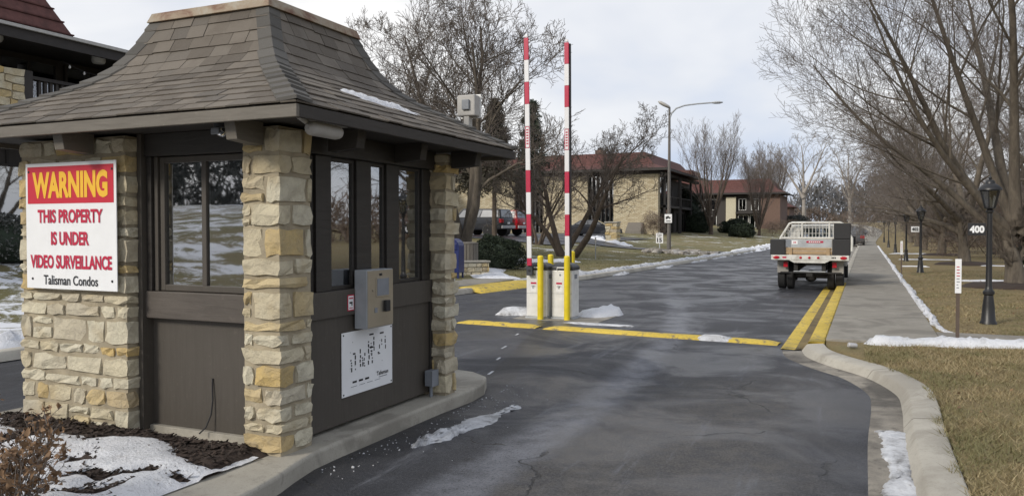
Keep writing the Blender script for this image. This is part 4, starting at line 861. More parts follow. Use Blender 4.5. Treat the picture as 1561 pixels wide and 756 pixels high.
def car(name, loc, rz_, label, kind, paint, group=None):
    o = thing(name, loc, label, {'sedan': 'car', 'suv': 'car', 'pickup': 'pickup truck'}[kind], group, rz_)
    if kind == 'sedan': L_, w, wb = 4.8, .91, ((1.42, .33), (-1.42, .33)); bs = [(-2.4, .42, .78, .74), (-2.34, .26, .92, .84), (-1.9, .2, 1.0, .9), (-.8, .2, .98, .91), (.8, .2, .95, .91), (1.5, .2, .86, .9), (2.15, .22, .74, .85), (2.36, .28, .64, .76), (2.4, .36, .56, .7)]; gh = [(-1.75, 1.0), (-1.05, 1.42), (.25, 1.44), (1.15, .95)]; gw = (.80, .62)
    elif kind == 'suv': L_, w, wb = 4.6, .93, ((1.4, .37), (-1.35, .37)); bs = [(-2.3, .45, 1.0, .80), (-2.26, .3, 1.12, .88), (-1.6, .28, 1.14, .93), (.9, .28, 1.10, .93), (1.9, .28, 1.0, .90), (2.25, .32, .86, .82), (2.3, .42, .74, .76)]; gh = [(-2.2, 1.13), (-1.95, 1.72), (.3, 1.74), (1.1, 1.1)]; gw = (.84, .68)
    else: L_, w, wb = 5.6, 1.0, ((1.75, .40), (-1.75, .40)); bs = [(-2.8, .52, 1.18, .90), (-2.76, .46, 1.24, .98), (-1.0, .42, 1.25, 1.0), (1.0, .42, 1.22, 1.0), (1.6, .42, 1.2, 1.0), (2.5, .42, 1.12, .97), (2.76, .46, 1.0, .9), (2.8, .55, .9, .86)]; gh = [(-2.7, 1.24), (-2.55, 1.86), (.5, 1.9), (1.25, 1.22)]; gw = (.88, .72)
    hull(MB(), body_sections(bs, w)).build('body', paint, o, smooth=True)
    g = MB(); z0 = gh[0][1]
    base = [(gh[0][0], z0), (gh[3][0], gh[3][1])]; P8 = []
    b = [(gh[0][0], -gw[0], gh[0][1]-.02), (gh[3][0], -gw[0], gh[3][1]-.02), (gh[3][0], gw[0], gh[3][1]-.02), (gh[0][0], gw[0], gh[0][1]-.02)]; tp = [(gh[1][0], -gw[1], gh[1][1]), (gh[2][0], -gw[1], gh[2][1]), (gh[2][0], gw[1], gh[2][1]), (gh[1][0], gw[1], gh[1][1])]
    cabin = g.hexa(b+tp).build('cabin', paint, o, bevel=.06, seg=3, smooth=True)
    # glazing laid just proud of the cabin
    def lerp(p, q, t_): return tuple(p[i]+(q[i]-p[i])*t_ for i in range(3))
    def glaz(c, n_, nm, mt='car_glass'):
        n_ = Vector(n_).normalized(); v = [tuple(Vector(p)+n_*e_) for e_ in (-.01, .012) for p in c]; MB().hexa(v).build(nm, mt, cabin)
    for s, (i, j) in ((-1, (0, 1)), (1, (3, 2))):
        p0, p1, q0, q1 = b[i], b[j], tp[i], tp[j]; nn = (0, s*.96, .25)
        cuts = ((.07, .46), (.50, .90)) if kind != 'pickup' else ((.06, .42), (.46, .66), (.70, .92))
        for a_, c_ in cuts:
            lo = lerp(p0, p1, a_); hi = lerp(p0, p1, c_); lt = lerp(q0, q1, max(.04, a_-.02)); ht = lerp(q0, q1, min(.96, c_+.02))
            mt = 'paint_silver' if kind == 'pickup' and a_ < .1 else 'car_glass'
            glaz([lerp(lo, lt, .14), lerp(hi, ht, .14), lerp(hi, ht, .86), lerp(lo, lt, .86)], nn, 'side_window', mt)
    for (p, q, r_, t_, nn, nm) in ((b[1], b[2], tp[2], tp[1], (.7, 0, .7), 'windscreen'), (b[3], b[0], tp[0], tp[3], (-.8, 0, .5), 'rear_window')):
        glaz([lerp(lerp(p, t_, .1), lerp(q, r_, .1), .07), lerp(lerp(p, t_, .1), lerp(q, r_, .1), .93), lerp(lerp(p, t_, .88), lerp(q, r_, .88), .93), lerp(lerp(p, t_, .88), lerp(q, r_, .88), .07)], nn, nm)
    for wx, r in wb:
        for s in (-1, 1):
            MB().lathe([(r*1.13, s*(w-.12)), (r*1.13, s*(w+.004))], (wx, 0, r), 24, 'y').build('wheel_arch', 'black_plastic', o); wheel(o, (wx, s*(w-.085), r), r, .22, out=s)
    xb, zt = bs[1][0], bs[1][2]
    for s in (-1, 1):
        part('tail_light', 'tail_red', o, O0, (xb-.06, xb+.14, s*(w*.62), s*(w*.99), zt-.34, zt-.06), bevel=.02); part('headlight', 'sign_white', o, O0, (bs[-2][0]-.16, bs[-2][0]+.0, s*w*.55, s*w*.88, bs[-2][2]-.14, bs[-2][2]-.02), bevel=.02)
        part('mirror', paint, o, O0, (gh[3][0]-.35, gh[3][0]-.2, s*(w-.02), s*(w+.14), gh[3][1]+.03, gh[3][1]+.17), bevel=.02)
        for k in (.25, -.75): part('door_handle', 'black_plastic', o, O0, (k-.1, k+.1, s*(w-.01), s*(w+.018), bs[3][2]-.2, bs[3][2]-.17))
    part('rear_bumper', 'rim' if kind == 'pickup' else 'black_plastic', o, O0, (xb-.12, xb+.12, -w*.9, w*.9, bs[1][1]+.05, bs[1][1]+.26), bevel=.03); part('front_bumper', 'black_plastic', o, O0, (bs[-2][0]-.08, bs[-2][0]+.06, -w*.8, w*.8, .26, .44), bevel=.03)
    part('number_plate', 'sign_white', o, O0, (xb-.085, xb-.06, -.16, .16, zt-.42, zt-.28)); part('grille', 'black_plastic', o, O0, (bs[-2][0]+.0, bs[-2][0]+.05, -w*.45, w*.45, .48, bs[-2][2]-.06))
    return o
def tz(x, y, o=0): return (x, y, ter(x, y)+o)
car('pickup_truck', tz(-25.5, 50.6, .05), rad(174), 'black pickup with a silver bed cap parked behind the boxwood', 'pickup', 'paint_black', 'pickups parked in the court')
car('pickup_truck', tz(-26.1, 54.6, .05), rad(176), 'red pickup parked beside the black one, half behind a trunk', 'pickup', 'paint_red', 'pickups parked in the court')
car('sedan', tz(-21.8, 66.5, .06), rad(8), 'black sedan parked before the stone building', 'sedan', 'paint_black')
car('suv', (-1.05, 84, zr(84)), rad(90), 'dark suv parked ahead of the flatbed truck', 'suv', 'paint_grey')
car('suv', (-1.25, 93.5, zr(93.5)), rad(90), 'farther dark car parked ahead of the suv', 'suv', 'paint_black')

# flatbed work truck, seen from behind
T = thing('flatbed_truck', (-1.37, 22.5, .008), 'white flatbed work truck with black tool boxes parked at the yellow kerb', 'truck')
tp = lambda n_, m_, *b, par=T, bevel=.006: part(n_, m_, par, O0, *b, bevel=bevel)
bar_ = tp('light_bar', 'truck_white', (-.97, .97, 0, .09, .82, .955))
for x in (-.84, .84): MB().lathe([(.085, 0), (.085, -.018), (.06, -.024)], (0, 0, 0), 16, 'y').build('tail_light', 'tail_red', bar_, smooth=True).matrix_local = Matrix.Translation((x, -.001, .888)) @ Matrix.Diagonal((1, 1, .48, 1))
for x in (-.22, 0, .22): MB().lathe([(.033, 0), (.033, -.015), (.02, -.02)], (x, -.001, .888), 12, 'y').build('marker_light', 'tail_red', bar_, smooth=True)
tp('reflector_strip', 'arm_red', (-.68, -.58, -.004, -.0005, .865, .91), par=bar_, bevel=0)
for k in range(3): tp('print_mark', 'black_print', (.55+.038*k, .578+.038*k, -.003, -.0005, .868, .908), par=bar_, bevel=0)
MB().xprism([(-.52, .819), (.52, .819), (.38, .745), (-.38, .745)], .01, .07).build('hitch_plate', 'truck_white', T)
tp('deck', 'truck_white', (-.97, .97, .091, 2.9, .86, .95)); 
for k in range(5): tp('deck_plank', 'plank', (-.60+.24*k, -.37+.24*k, .10, 2.85, .951, .975))
tp('tool_box', 'black_plastic', (-1.0, -.62, .0, .85, .957, 1.37), bevel=.015); tb = tp('tool_box', 'black_plastic', (.56, 1.0, .0, .75, .957, 1.38), bevel=.015); tp('upper_box', 'black_plastic', (.60, 1.0, .01, .75, 1.385, 1.80), par=tb, bevel=.015)
tg = tp('tailgate', 'galvanised', (-.61, .55, .06, .10, 1.16, 1.37)); tp('edge_strip', 'conduit_grey', (-.61, -.47, .052, .0595, 1.165, 1.365), par=tg); tp('sticker', 'sign_white', (-.45, -.30, .054, .0595, 1.24, 1.34), par=tg, bevel=0); tp('sticker', 'arm_red', (-.08, .34, .054, .0595, 1.28, 1.33), par=tg, bevel=0)
for k in range(2): tp('print_mark', 'arm_red', (-.405+.04*k, -.38+.04*k, .0515, .0538, 1.27, 1.31), par=tg, bevel=0)
for k in range(6): tp('print_mark', 'sign_white', (-.02+.05*k, .012+.05*k, .0515, .0538, 1.293, 1.317), par=tg, bevel=0)
for z in (.978, 1.066): tp('side_board', 'plank', (-.60, .55, .07, .10, z, z+.083))
for x in (-.52, .42): tp('stake', 'plank', (x, x+.085, .03, .069, .90, 1.15))
rk = MB(); fr4 = [(-1.0, 2.85, 1.0), (-1.0, 2.85, 1.38), (-.74, 2.85, 1.81), (-.66, 2.85, 1.84), (.66, 2.85, 1.84), (.74, 2.85, 1.81), (1.0, 2.85, 1.38), (1.0, 2.85, 1.0)]
rk.tube(fr4, .035, 8); rk.tube([(-1.0, 2.85, 1.38), (1.0, 2.85, 1.38)], .03, 8)
for x in (-.38, .38): rk.tube([(x, 2.85, 1.38), (x, 2.85, 1.83)], .028, 8)
hb = rk.build('headboard', 'truck_white', T, smooth=True)
def rackw(z): return 1.0 if z < 1.38 else 1.0-.26*(z-1.38)/.43
for k in range(19):
    x = -.88+.0978*k; zt = 1.81 if abs(x) < .74 else 1.81-(abs(x)-.74)/.26*.43
    if zt > 1.42: MB().tube([(x, 2.86, 1.38), (x, 2.86, zt)], .008, 5).build('headboard_bar', 'truck_white', hb)
for z in (1.52, 1.68): MB().tube([(-rackw(z)+.03, 2.87, z), (rackw(z)-.03, 2.87, z)], .006, 5).build('headboard_bar', 'truck_white', hb)
tp('headboard_panel', 'truck_white', (-.97, .97, 2.84, 2.88, .955, 1.33), par=hb)
cb_ = hull(MB(), [[(-.86, y, .55), (.86, y, .55), (.88, y, 1.15), (.70*f+.88*(1-f), y, 1.15+.62*f), (-.70*f-.88*(1-f), y, 1.15+.62*f), (-.88, y, 1.15)] for y, f in ((3.05, .97), (3.12, 1.02), (4.2, 1.02), (4.75, .1), (5.6, .0))]).build('cab', 'truck_white', T, smooth=True)
MB().add([(-.46, 3.03, 1.40), (.46, 3.03, 1.40), (.42, 3.035, 1.70), (-.42, 3.035, 1.70), (-.46, 3.06, 1.40), (.46, 3.06, 1.40), (.42, 3.06, 1.70), (-.42, 3.06, 1.70)], [(0, 1, 2, 3), (4, 7, 6, 5), (0, 4, 5, 1), (1, 5, 6, 2), (2, 6, 7, 3), (3, 7, 4, 0)]).build('rear_window', 'cab_glass', cb_)
for s in (-1, 1):
    tp('side_window', 'car_glass', (s*.80, s*.885, 3.4, 4.2, 1.2, 1.62), par=cb_); tp('mirror', 'black_plastic', (s*.92, s*1.08, 4.4, 4.46, 1.15, 1.42), par=cb_)
    tp('mud_flap', 'grey_flap', (s*.55, s*.84, .33, .345, .46, .815)); tp('brake_light', 'tail_red', (s*.56, s*.67, .20, .24, .62, .76))
    for y, r in ((.78, .37),):
        wheel(T, (s*.74, y, r), r, .20, 'rim', 0, out=s, axis='x'); wheel(T, (s*.52, y, r), r, .18, 'rim', 0, out=s, axis='x')
    wheel(T, (s*.75, 4.75, .37), .37, .22, 'rim', 0, out=s, axis='x')
    tp('frame_rail', 'chassis_dark', (s*.30, s*.40, .15, 5.4, .52, .72), bevel=0); tp('fender', 'truck_white', (s*.48, s*.92, .3, 1.3, .79, .815))
tp('rear_bumper', 'black_metal', (-.74, .80, .10, .16, .46, .50)); tp('rear_step', 'galvanised', (-.40, .40, .08, .15, .501, .525)); tp('hitch', 'chassis_dark', (-.08, .08, .05, .3, .38, .5)); MB().tube([(-.5, .78, .37), (.5, .78, .37)], .07, 10).build('axle', 'chassis_dark', T); MB().lathe([(.04, -.16), (.14, -.10), (.14, .10), (.04, .16)], (0, .78, .36), 14).build('differential', 'chassis_dark', T, smooth=True); tp('fuel_tank', 'chassis_dark', (-.7, -.42, 1.6, 2.8, .42, .78)); tp('spare_tank', 'chassis_dark', (.42, .7, 1.6, 2.8, .45, .78))

# ------------------------------------------------------------------ lanterns, posts, street light, signs
def lantern(x, y, label, num=None, plate='black_print', ink='sign_white', first=[None]):
    if first[0] is None:
        o = thing('lamp_post', (0, 0, 0), 'x', 'lamp post', 'black lanterns along the sidewalk')
        MB().lathe([(.125, -.03), (.125, .03), (.105, .06), (.088, .30), (.066, .47), (.085, .49), (.085, .53), (.06, .56), (.047, .62), (.042, 1.2), (.038, 1.80), (.058, 1.82), (.058, 1.84), (.03, 1.87)], O0, 20).build('post', 'black_metal', o, smooth=True)
        h = MB(); 
        for k in range(6):
            a = math.pi/3*k+.26; b_ = a+math.pi/3; h.bar((.075*math.cos(a), .075*math.sin(a), 1.88), (.145*math.cos(a), .145*math.sin(a), 2.17), .016)
            h.bar((.145*math.cos(a), .145*math.sin(a), 2.165), (.145*math.cos(b_), .145*math.sin(b_), 2.165), .018); h.bar((.075*math.cos(a), .075*math.sin(a), 1.885), (.075*math.cos(b_), .075*math.sin(b_), 1.885), .016)
        h.lathe([(.035, 1.86), (.085, 1.875), (.085, 1.89), (.03, 1.895)], O0, 6); fr = h.build('lantern_frame', 'black_metal', o)
        for k in range(6):
            a = math.pi/3*k+.26; b_ = a+math.pi/3; MB().add([(.073*math.cos(a), .073*math.sin(a), 1.89), (.073*math.cos(b_), .073*math.sin(b_), 1.89), (.142*math.cos(b_), .142*math.sin(b_), 2.16), (.142*math.cos(a), .142*math.sin(a), 2.16)], [(0, 1, 2, 3)]).build('pane', 'lamp_glass', fr)
        MB().lathe([(.175, 2.172), (.17, 2.20), (.12, 2.25), (.075, 2.275), (.07, 2.31), (.05, 2.33), (.018, 2.345), (.025, 2.37), (.010, 2.40), (.003, 2.46)], O0, 18).build('lantern_roof', 'black_metal', o, smooth=True); MB().lathe([(.022, 1.90), (.026, 2.0), (.014, 2.06)], O0, 10).build('bulb', 'sign_white', o, smooth=True)
        first[0] = o
    else: o = copy_tree(first[0])
    o.location = (x, y, ter(x, y)-.0); o['label'] = label; return o
def number(o, s, pl, ink):
    b = MB().box(-.31, -.05, -.028, -.012, 1.44, 1.64).build('number_plate', pl, o, bevel=.004); text_mesh(s, ink, b, O0, (-.18, -.0285, 1.54), U, Vv, .21, .12, .05); MB().box(-.05, .0, -.03, -.01, 1.52, 1.56).build('plate_clamp', 'black_metal', o)
Ls = [lantern(1.83, 14.91, 'nearest black lantern post with the dark 400 plate'), lantern(1.78, 31.7, 'second black lantern post, with a white 402 plate'), lantern(1.77, 42.5, 'third black lantern post from the camera along the sidewalk'), lantern(1.77, 57.8, 'fourth black lantern post from the camera along the sidewalk'), lantern(1.77, 75, 'fifth black lantern post, small and far along the sidewalk'), lantern(1.8, 95, 'farthest black lantern post along the sidewalk')]
number(Ls[0], '400', 'black_print', 'sign_white'); number(Ls[1], '402', 'sign_white', 'black_print')
def marker(x, y, label, h_=1.14):
    o = thing('marker_post', tz(x, y), label, 'marker post', 'thin marker posts on the right lawn')
    MB().box(-.022, .022, -.012, .012, -.05, h_-.02).build('post', 'post_brown', o); p = MB().box(-.038, .038, -.02, -.0125, h_-.46, h_).build('panel', 'sign_white', o, bevel=.003)
    rg = random.Random(5)
    for k in range(8): z = h_-.10-.04*k; part('print_line', 'arm_red' if k < 4 else 'conduit_grey', p, O0, (-.02, .02*rg.random(), -.0212, -.0202, z-.012, z))
marker(1.14, 12.2, 'brown marker post with white strip near the snow ridge'); marker(1.11, 30.0, 'far marker post with white strip beside the second lantern')
tag(MB().lathe([(.025, -.04), (.028, -.035), (.032, -.03), (.032, .06), (.026, .07), (.025, .072)], O0, 16, 'x').build('drink_can', 'rim', smooth=True), 'crushed silver drink can lying by the snow on the kerb', 'can').location = (-.16, 11.05, .165)
bpy.data.objects['drink_can'].rotation_euler = (0, .1, .4)
sl_ = thing('street_light', tz(-11.2, 49.1), 'tall bronze street light with two heads and a small sign', 'street light')
MB().tube([(0, 0, -.1), (0, 0, 1.2), (0, 0, 9.05)], [.14, .12, .065], 14).build('pole', 'pole_grey', sl_, smooth=True)
arm = MB().tube([(0, 0, 8.35), (.12, .02, 8.65), (.4, .08, 8.95), (.9, .2, 9.12), (1.6, .4, 9.2), (2.5, .62, 9.25)], [.06, .06, .055, .052, .05, .05], 8).build('arm', 'galvanised', sl_, smooth=True)
MB().lathe([(.03, 0), (.10, .08), (.16, .3), (.15, .55), (.06, .72), (.02, .75)], O0, 12, 'x').build('lamp_head', 'galvanised', arm, smooth=True).matrix_local = Matrix.Translation((2.4, .6, 9.25)) @ Matrix.Rotation(.24, 4, 'Z') @ Matrix.Diagonal((1, 1, .55, 1))
MB().lathe([(.05, 0), (.16, .12), (.2, .45), (.17, .7), (.05, .85)], O0, 12, 'x').build('lamp_head', 'weathered_white', sl_, smooth=True).matrix_local = Matrix.Translation((.05, 0, 9.0)) @ Matrix.Rotation(math.pi+.3, 4, 'Z') @ Matrix.Rotation(-.5, 4, 'Y') @ Matrix.Diagonal((1, 1, .6, 1))
sp = MB().box(-.23, .23, -.20, -.18, 1.88, 2.42).build('sign_plate', 'sign_white', sl_, bevel=.01)
MB().add([(-.16, -.203, 2.25), (.0, -.203, 2.32), (.10, -.203, 2.22), (.17, -.203, 2.24), (.10, -.203, 2.12), (0, -.203, 2.18), (-.08, -.203, 2.1), (-.16, -.203, 2.12)], [tuple(range(8))]).build('arrow', 'black_print', sp); part('print_line', 'black_print', sp, O0, (-.15, .15, -.2035, -.2005, 1.96, 2.01))
ls = thing('speed_limit_sign', tz(-12.0, 50.0), 'small white speed limit 15 sign by the rock pile', 'sign')
MB().box(-.03, .03, -.01, .03, -.05, 1.25).build('post', 'galvanised', ls); q = MB().box(-.23, .23, -.03, -.011, .55, 1.2).build('board', 'sign_white', ls, bevel=.01)
text_mesh('SPEED', 'black_print', q, O0, (0, -.031, 1.11), U, Vv, .32, .08, .02); text_mesh('LIMIT', 'black_print', q, O0, (0, -.031, 1.0), U, Vv, .28, .08, .02); text_mesh('15', 'black_print', q, O0, (0, -.031, .76), U, Vv, .32, .28, .05)
o = thing('utility_stake', tz(-12.0, 36.9), 'thin grey metal stake standing in the left lawn', 'stake'); MB().box(-.022, .022, -.01, .01, -.05, 1.05).build('post', 'galvanised', o); MB().box(-.035, .035, -.02, -.0105, .8, 1.07).build('reflector', 'weathered_white', o)
# mailbox, bin, low wall
mb = thing('mailbox', tz(-11.6, 21.6), 'dark blue street mailbox with rounded top beside the booth', 'mailbox', rz=rad(8))
pr = [(-.26, .16), (.26, .16), (.26, .95)]+[(.26*math.cos(a), .95+.26*math.sin(a)) for a in np.linspace(.2, math.pi-.2, 9)]+[(-.26, .95)]
bdy = MB().xprism(pr, -.25, .25).build('body', 'mailbox_blue', mb, bevel=.012); part('chute_door', 'mailbox_blue', bdy, O0, (-.20, .20, -.275, -.2505, .86, 1.06), bevel=.01); part('handle', 'galvanised', bdy, O0, (-.10, .10, -.30, -.276, 1.02, 1.04)); part('notice', 'sign_white', bdy, O0, (-.10, .10, -.2535, -.2505, .55, .75))
for x in (-.22, .22):
    for y in (-.21, .21): part('leg', 'mailbox_blue', mb, O0, (x-.025, x+.025, y-.025, y+.025, -.03, .159))
bn = thing('litter_bin', tz(-12.3, 23.9), 'grey slatted litter bin behind the blue mailbox', 'bin')
MB().lathe([(.30, .05), (.30, .9)], O0, 16).build('liner', 'charcoal_plastic', bn, smooth=True); MB().lathe([(.37, .93), (.37, .97), (.2, .99)], O0, 18).build('rim', 'bin_wood', bn, smooth=True)
for k in range(18):
    a = 2*math.pi*k/18; s = MB().box(-.052, .052, -.02, .02, .02, .925).build('slat', 'bin_wood', bn, bevel=.006); s.location = (.335*math.cos(a), .335*math.sin(a), 0); s.rotation_euler = (0, 0, a+math.pi/2)
lw = thing('low_stone_wall', tz(-11.75, 22.9), 'low rubble stone wall beside the boxwood bush', 'wall'); rw = random.Random(9)
core = MB().box(-.62, .62, -.15, .15, -.1, .36).build('core', 'mortar', lw)
for zc in range(3):
    x = -.66
    while x < .60:
        w = rw.uniform(.16, .36); Vs, fs = stone_geo((x+.008, min(.66, x+w)-.008, -.19, .19, -.05+zc*.145+.007, -.05+(zc+1)*.145-.007), (2, 1, 2)); MB().add(Vs, fs).build('stone', 'limestone', core); x += w
MB().box(-.70, .70, -.21, .21, .387, .45).build('coping', 'concrete', lw, bevel=.02)
lw.rotation_euler = (0, 0, rad(52))
pd = MB().box(-11.6, -9.75, 17.6, 22.2, .05, .135).build('mailbox_pad', 'sidewalk', bevel=.01); tag(pd, kind='structure')
# rocks at the street light
rr = random.Random(6)
for k in range(46):
    t_ = rr.random(); x = -12.4+3.9*t_+rr.uniform(-.3, .3); y = 48.4+rr.uniform(-.9, .7)+.6*t_; s = rr.uniform(.12, .36); Vs, fs = stone_geo((-s, s, -s*.8, s*.8, -s*.4, s*.55), (2, 2, 2), .06)
    o = MB().add(Vs, fs).build('rock', 'rock'); o.location = tz(x, y, s*.2); o.rotation_euler = (0, 0, rr.uniform(0, 6)); tag(o, 'snow dusted rock in the pile at the street light foot', 'rock', 'rocks in the pile by the street light')

# ------------------------------------------------------------------ buildings
def flared_roof(root, x0, x1, y0, y1, ze, zt, i1, i2, mat='maroon_shingle', name='roof'):
    m = MB(); rings = [(0, ze-.02), (i1*.6, ze+(zt-ze)*.13), (i1, ze+(zt-ze)*.27), (i1+(i2-i1)*.35, ze+(zt-ze)*.5), (i2, zt)]
    for i, (a, z) in enumerate(rings):
        m.v += [(x0+a, y0+a, z), (x1-a, y0+a, z), (x1-a, y1-a, z), (x0+a, y1-a, z)]
        if i:
            for k in range(4): m.f.append(((i-1)*4+k, (i-1)*4+(k+1) % 4, i*4+(k+1) % 4, i*4+k))
    n = len(rings)*4; m.f += [(n-4, n-3, n-2, n-1), (3, 2, 1, 0)]; r = m.build(name, mat, root)
    f = MB().box(x0, x1, y0, y0+.06, ze-.32, ze-.03).box(x1-.06, x1, y0+.061, y1, ze-.32, ze-.03).box(x0, x0+.06, y0+.061, y1, ze-.32, ze-.03).build('fascia', 'trim_dark', root); return r
def win(root, axis, a0, a1, z0, z1, p, out, cols=2, fm='trim_dark', gm='house_glass', curtain=False):
    """window or glazed bay in plane p facing out(+-1): dark frame, one pane per column, mullions"""
    def bx(a, b, c, d, q0, q1): return (a, b, q0, q1, c, d) if axis == 'y' else (q0, q1, a, b, c, d)
    q = lambda u: p+out*u
    t_ = .07; f = part('window', fm, root, O0, *(bx(*b, *sorted((q(-.05), q(.06)))) for b in ((a0, a0+t_, z0, z1), (a1-t_, a1, z0, z1), (a0+t_, a1-t_, z0, z0+t_), (a0+t_, a1-t_, z1-t_, z1))))
    w = (a1-a0-2*t_)/cols
    for k in range(cols):
        part('pane', gm, f, O0, bx(a0+t_+k*w+.01, a0+t_+(k+1)*w-.01, z0+t_, z1-t_, *sorted((q(-.0), q(.012)))))
        if k: part('mullion', fm, f, O0, bx(a0+t_+k*w-.03, a0+t_+k*w+.03, z0+t_, z1-t_, *sorted((q(-.02), q(.05)))))
    part('curtain' if curtain else 'room_back', 'curtain' if curtain else 'interior', f, O0, bx(a0+t_, a1-t_, z0+t_, z1-t_, *sorted((q(-.08), q(-.06)))))
    return f
# building across the side drive: stone bays, tall glazing, maroon flared roof
cz = 1.15; c2 = thing('condo_building', (-21.8, 90, cz), 'two storey stone condo building with maroon flared roof by the street light', 'building')
zt = 6.85
def cp(n_, m_, *b, bevel=0): return part(n_, m_, c2, O0, *b, bevel=bevel)
cp('wall', 'far_rubble', (-5.3, 0, 0, .5, -.5, zt)); cp('wall', 'far_rubble', (-.5, 0, .501, 1.0, -.5, zt)); cp('wall', 'far_rubble', (-14.2, -8.5, 0, .5, -.5, zt)); cp('wall', 'far_rubble', (-27, -18.0, 0, .5, -.5, zt))
cp('core', 'siding_dark', (-26.9, -1.2, 1.2, 24, -.5, zt)); cp('wall', 'siding_dark', (-1.2, -.3, 9.5, 24, -.5, 3.0)); cp('spandrel', 'siding_dark', (-8.5, -5.3, .7, .9, 2.9, 3.6)); cp('spandrel', 'siding_dark', (-18.0, -14.2, .7, .9, 2.9, 3.6)); cp('eave_beam', 'trim_dark', (-27, .1, -.05, .55, zt, zt+.35)); cp('eave_beam', 'trim_dark', (-.5, .1, .551, 24, zt, zt+.35))
for x0, x1, n_ in ((-8.5, -5.3, 6), (-18, -14.2, 7)):
    for z0, z1 in ((0, 2.9), (3.6, zt)): win(c2, 'y', x0+.02, x1-.02, z0, z1, .8, -1, n_, curtain=True)
    for k in range(n_+1): cp('fin', 'trim_dark', (x0+(x1-x0)*k/n_-.05, x0+(x1-x0)*k/n_+.05, .35, .72, 0, zt))
for y0, y1 in ((1.1, 4.2), (4.2, 7.4), (7.4, 9.4)):
    for z0, z1 in ((.3, 3.0), (3.5, zt)): win(c2, 'x', y0+.05, y1-.05, z0, z1, -.6, 1, 3)
cp('balcony_slab', 'trim_dark', (-1.2, .6, 1.0, 23, 3.02, 3.3))
for k in range(26): cp('baluster', 'trim_dark', (.42, .5, 1.2+k*.85, 1.28+k*.85, 3.3, 4.3))
cp('rail', 'trim_dark', (.38, .54, 1.05, 22.9, 4.3, 4.4))
for y in (1.0, 8.9, 9.6, 16, 22.8): cp('post', 'trim_dark', (.35, .6, y, y+.28, -.5, zt))
for y in (11, 14, 18, 20.5): win(c2, 'x', y, y+2.2, .2, 2.6, -.29, 1, 2)
flared_roof(c2, -28.2, 1.3, -1.3, 25, zt+.35+.3, zt+2.75, 2.0, 3.4); part('side_roof', 'maroon_shingle', c2, O0, (-2.5, .9, 15.5, 21, zt+.5, zt+1.5), bevel=.3)
ch = part('chimney', 'brick', c2, O0, (-9.2, -8.2, 5, 6, zt+2.6, zt+3.5)); part('chimney_pot', 'trim_dark', ch, O0, (-8.95, -8.45, 5.2, 5.8, zt+3.5, zt+3.8))
hs = thing('cellar_hatch', (-24.4, 89.2, 1.1), 'grey sloped cellar hatch against the stone wall', 'hatch'); MB().hexa([(-1.0, -.5, -.1), (1.0, -.5, -.1), (1.0, .75, -.1), (-1.0, .75, -.1), (-.9, -.45, .4), (.9, -.45, .4), (.9, .75, 1.35), (-.9, .75, 1.35)]).build('cover', 'bin_wood', hs, bevel=.03)
pe = thing('entry_pier', tz(-17.6, 58.3), 'squat square stone pier on the lawn by the side drive', 'pier'); pc = MB().box(-.42, .42, -.42, .42, -.2, 1.5).build('core', 'mortar', pe); rw = random.Random(4)
for zc in range(7):
    for (a, b) in ((-.46, rw.uniform(-.15, .15)), (None, .46)):
        a = last if a is None else a; last = b
        Vs, fs = stone_geo((a+.01, b-.01, -.47, .47, -.1+zc*.225, .115+zc*.225), (2, 2, 2), .02); MB().add(Vs, fs).build('stone', 'limestone', pc)
MB().box(-.52, .52, -.52, .52, 1.501, 1.6).build('cap', 'concrete', pe, bevel=.02)
# farther buildings on the left of the road
c3 = thing('condo_building', (-21, 136, 1.7), 'distant two storey cream and brown condo with white windows', 'building')
part('wall', 'siding_dark', c3, O0, (-14, 6, .3, 14, -.5, 5.6)); part('wall', 'cream_wall', c3, O0, (-.4, 1.2, -.3, .29, -.5, 5.3)); part('wall', 'brick', c3, O0, (5.2, 8.2, -.1, 13, -.5, 5.6)); part('balcony', 'trim_dark', c3, O0, (1.25, 5.1, -.9, .29, 2.5, 2.8)); 
for x0, x1, z0, z1 in ((1.5, 3.2, .2, 2.3), (3.4, 5.0, .2, 2.3), (1.6, 2.8, 3.1, 5.0), (3.6, 4.8, 3.1, 5.0), (-4, -2, .5, 2.2), (-4, -2, 3.2, 5.0)): win(c3, 'y', x0, x1, z0, z1, .28, -1, 2, fm='white_paint', curtain=True)
for k in range(12): part('baluster', 'trim_dark', c3, O0, (1.35+k*.33, 1.41+k*.33, -.88, -.82, 2.8, 3.7))
flared_roof(c3, -15, 9.2, -1.2, 15, 6.0, 8.3, 1.6, 2.8)
c4_ = thing('condo_building', (-18.7, 172, 2.6), 'farthest brown brick house with a chimney at the bend', 'building')
part('wall', 'brick', c4_, O0, (-8, 4.3, 0, 12, -1, 3.6)); 
for x0 in (-5, -1.5, 1.5): win(c4_, 'y', x0, x0+1.2, .8, 2.4, -.02, -1, 2, fm='white_paint')
m = MB(); m.add([(-8.8, -.8, 3.6), (5.2, -.8, 3.6), (5.2, 12.8, 3.6), (-8.8, 12.8, 3.6), (-4, 6, 6.3), (.6, 6, 6.3)], [(0, 1, 5, 4), (1, 2, 5), (2, 3, 4, 5), (3, 0, 4), (3, 2, 1, 0)]); m.build('roof', 'maroon_shingle', c4_); ch = part('chimney', 'brick', c4_, O0, (1.2, 2.4, 1.5, 2.5, 3.7, 6.8)); part('chimney_cap', 'concrete', ch, O0, (1.1, 2.5, 1.4, 2.6, 6.8, 6.95))
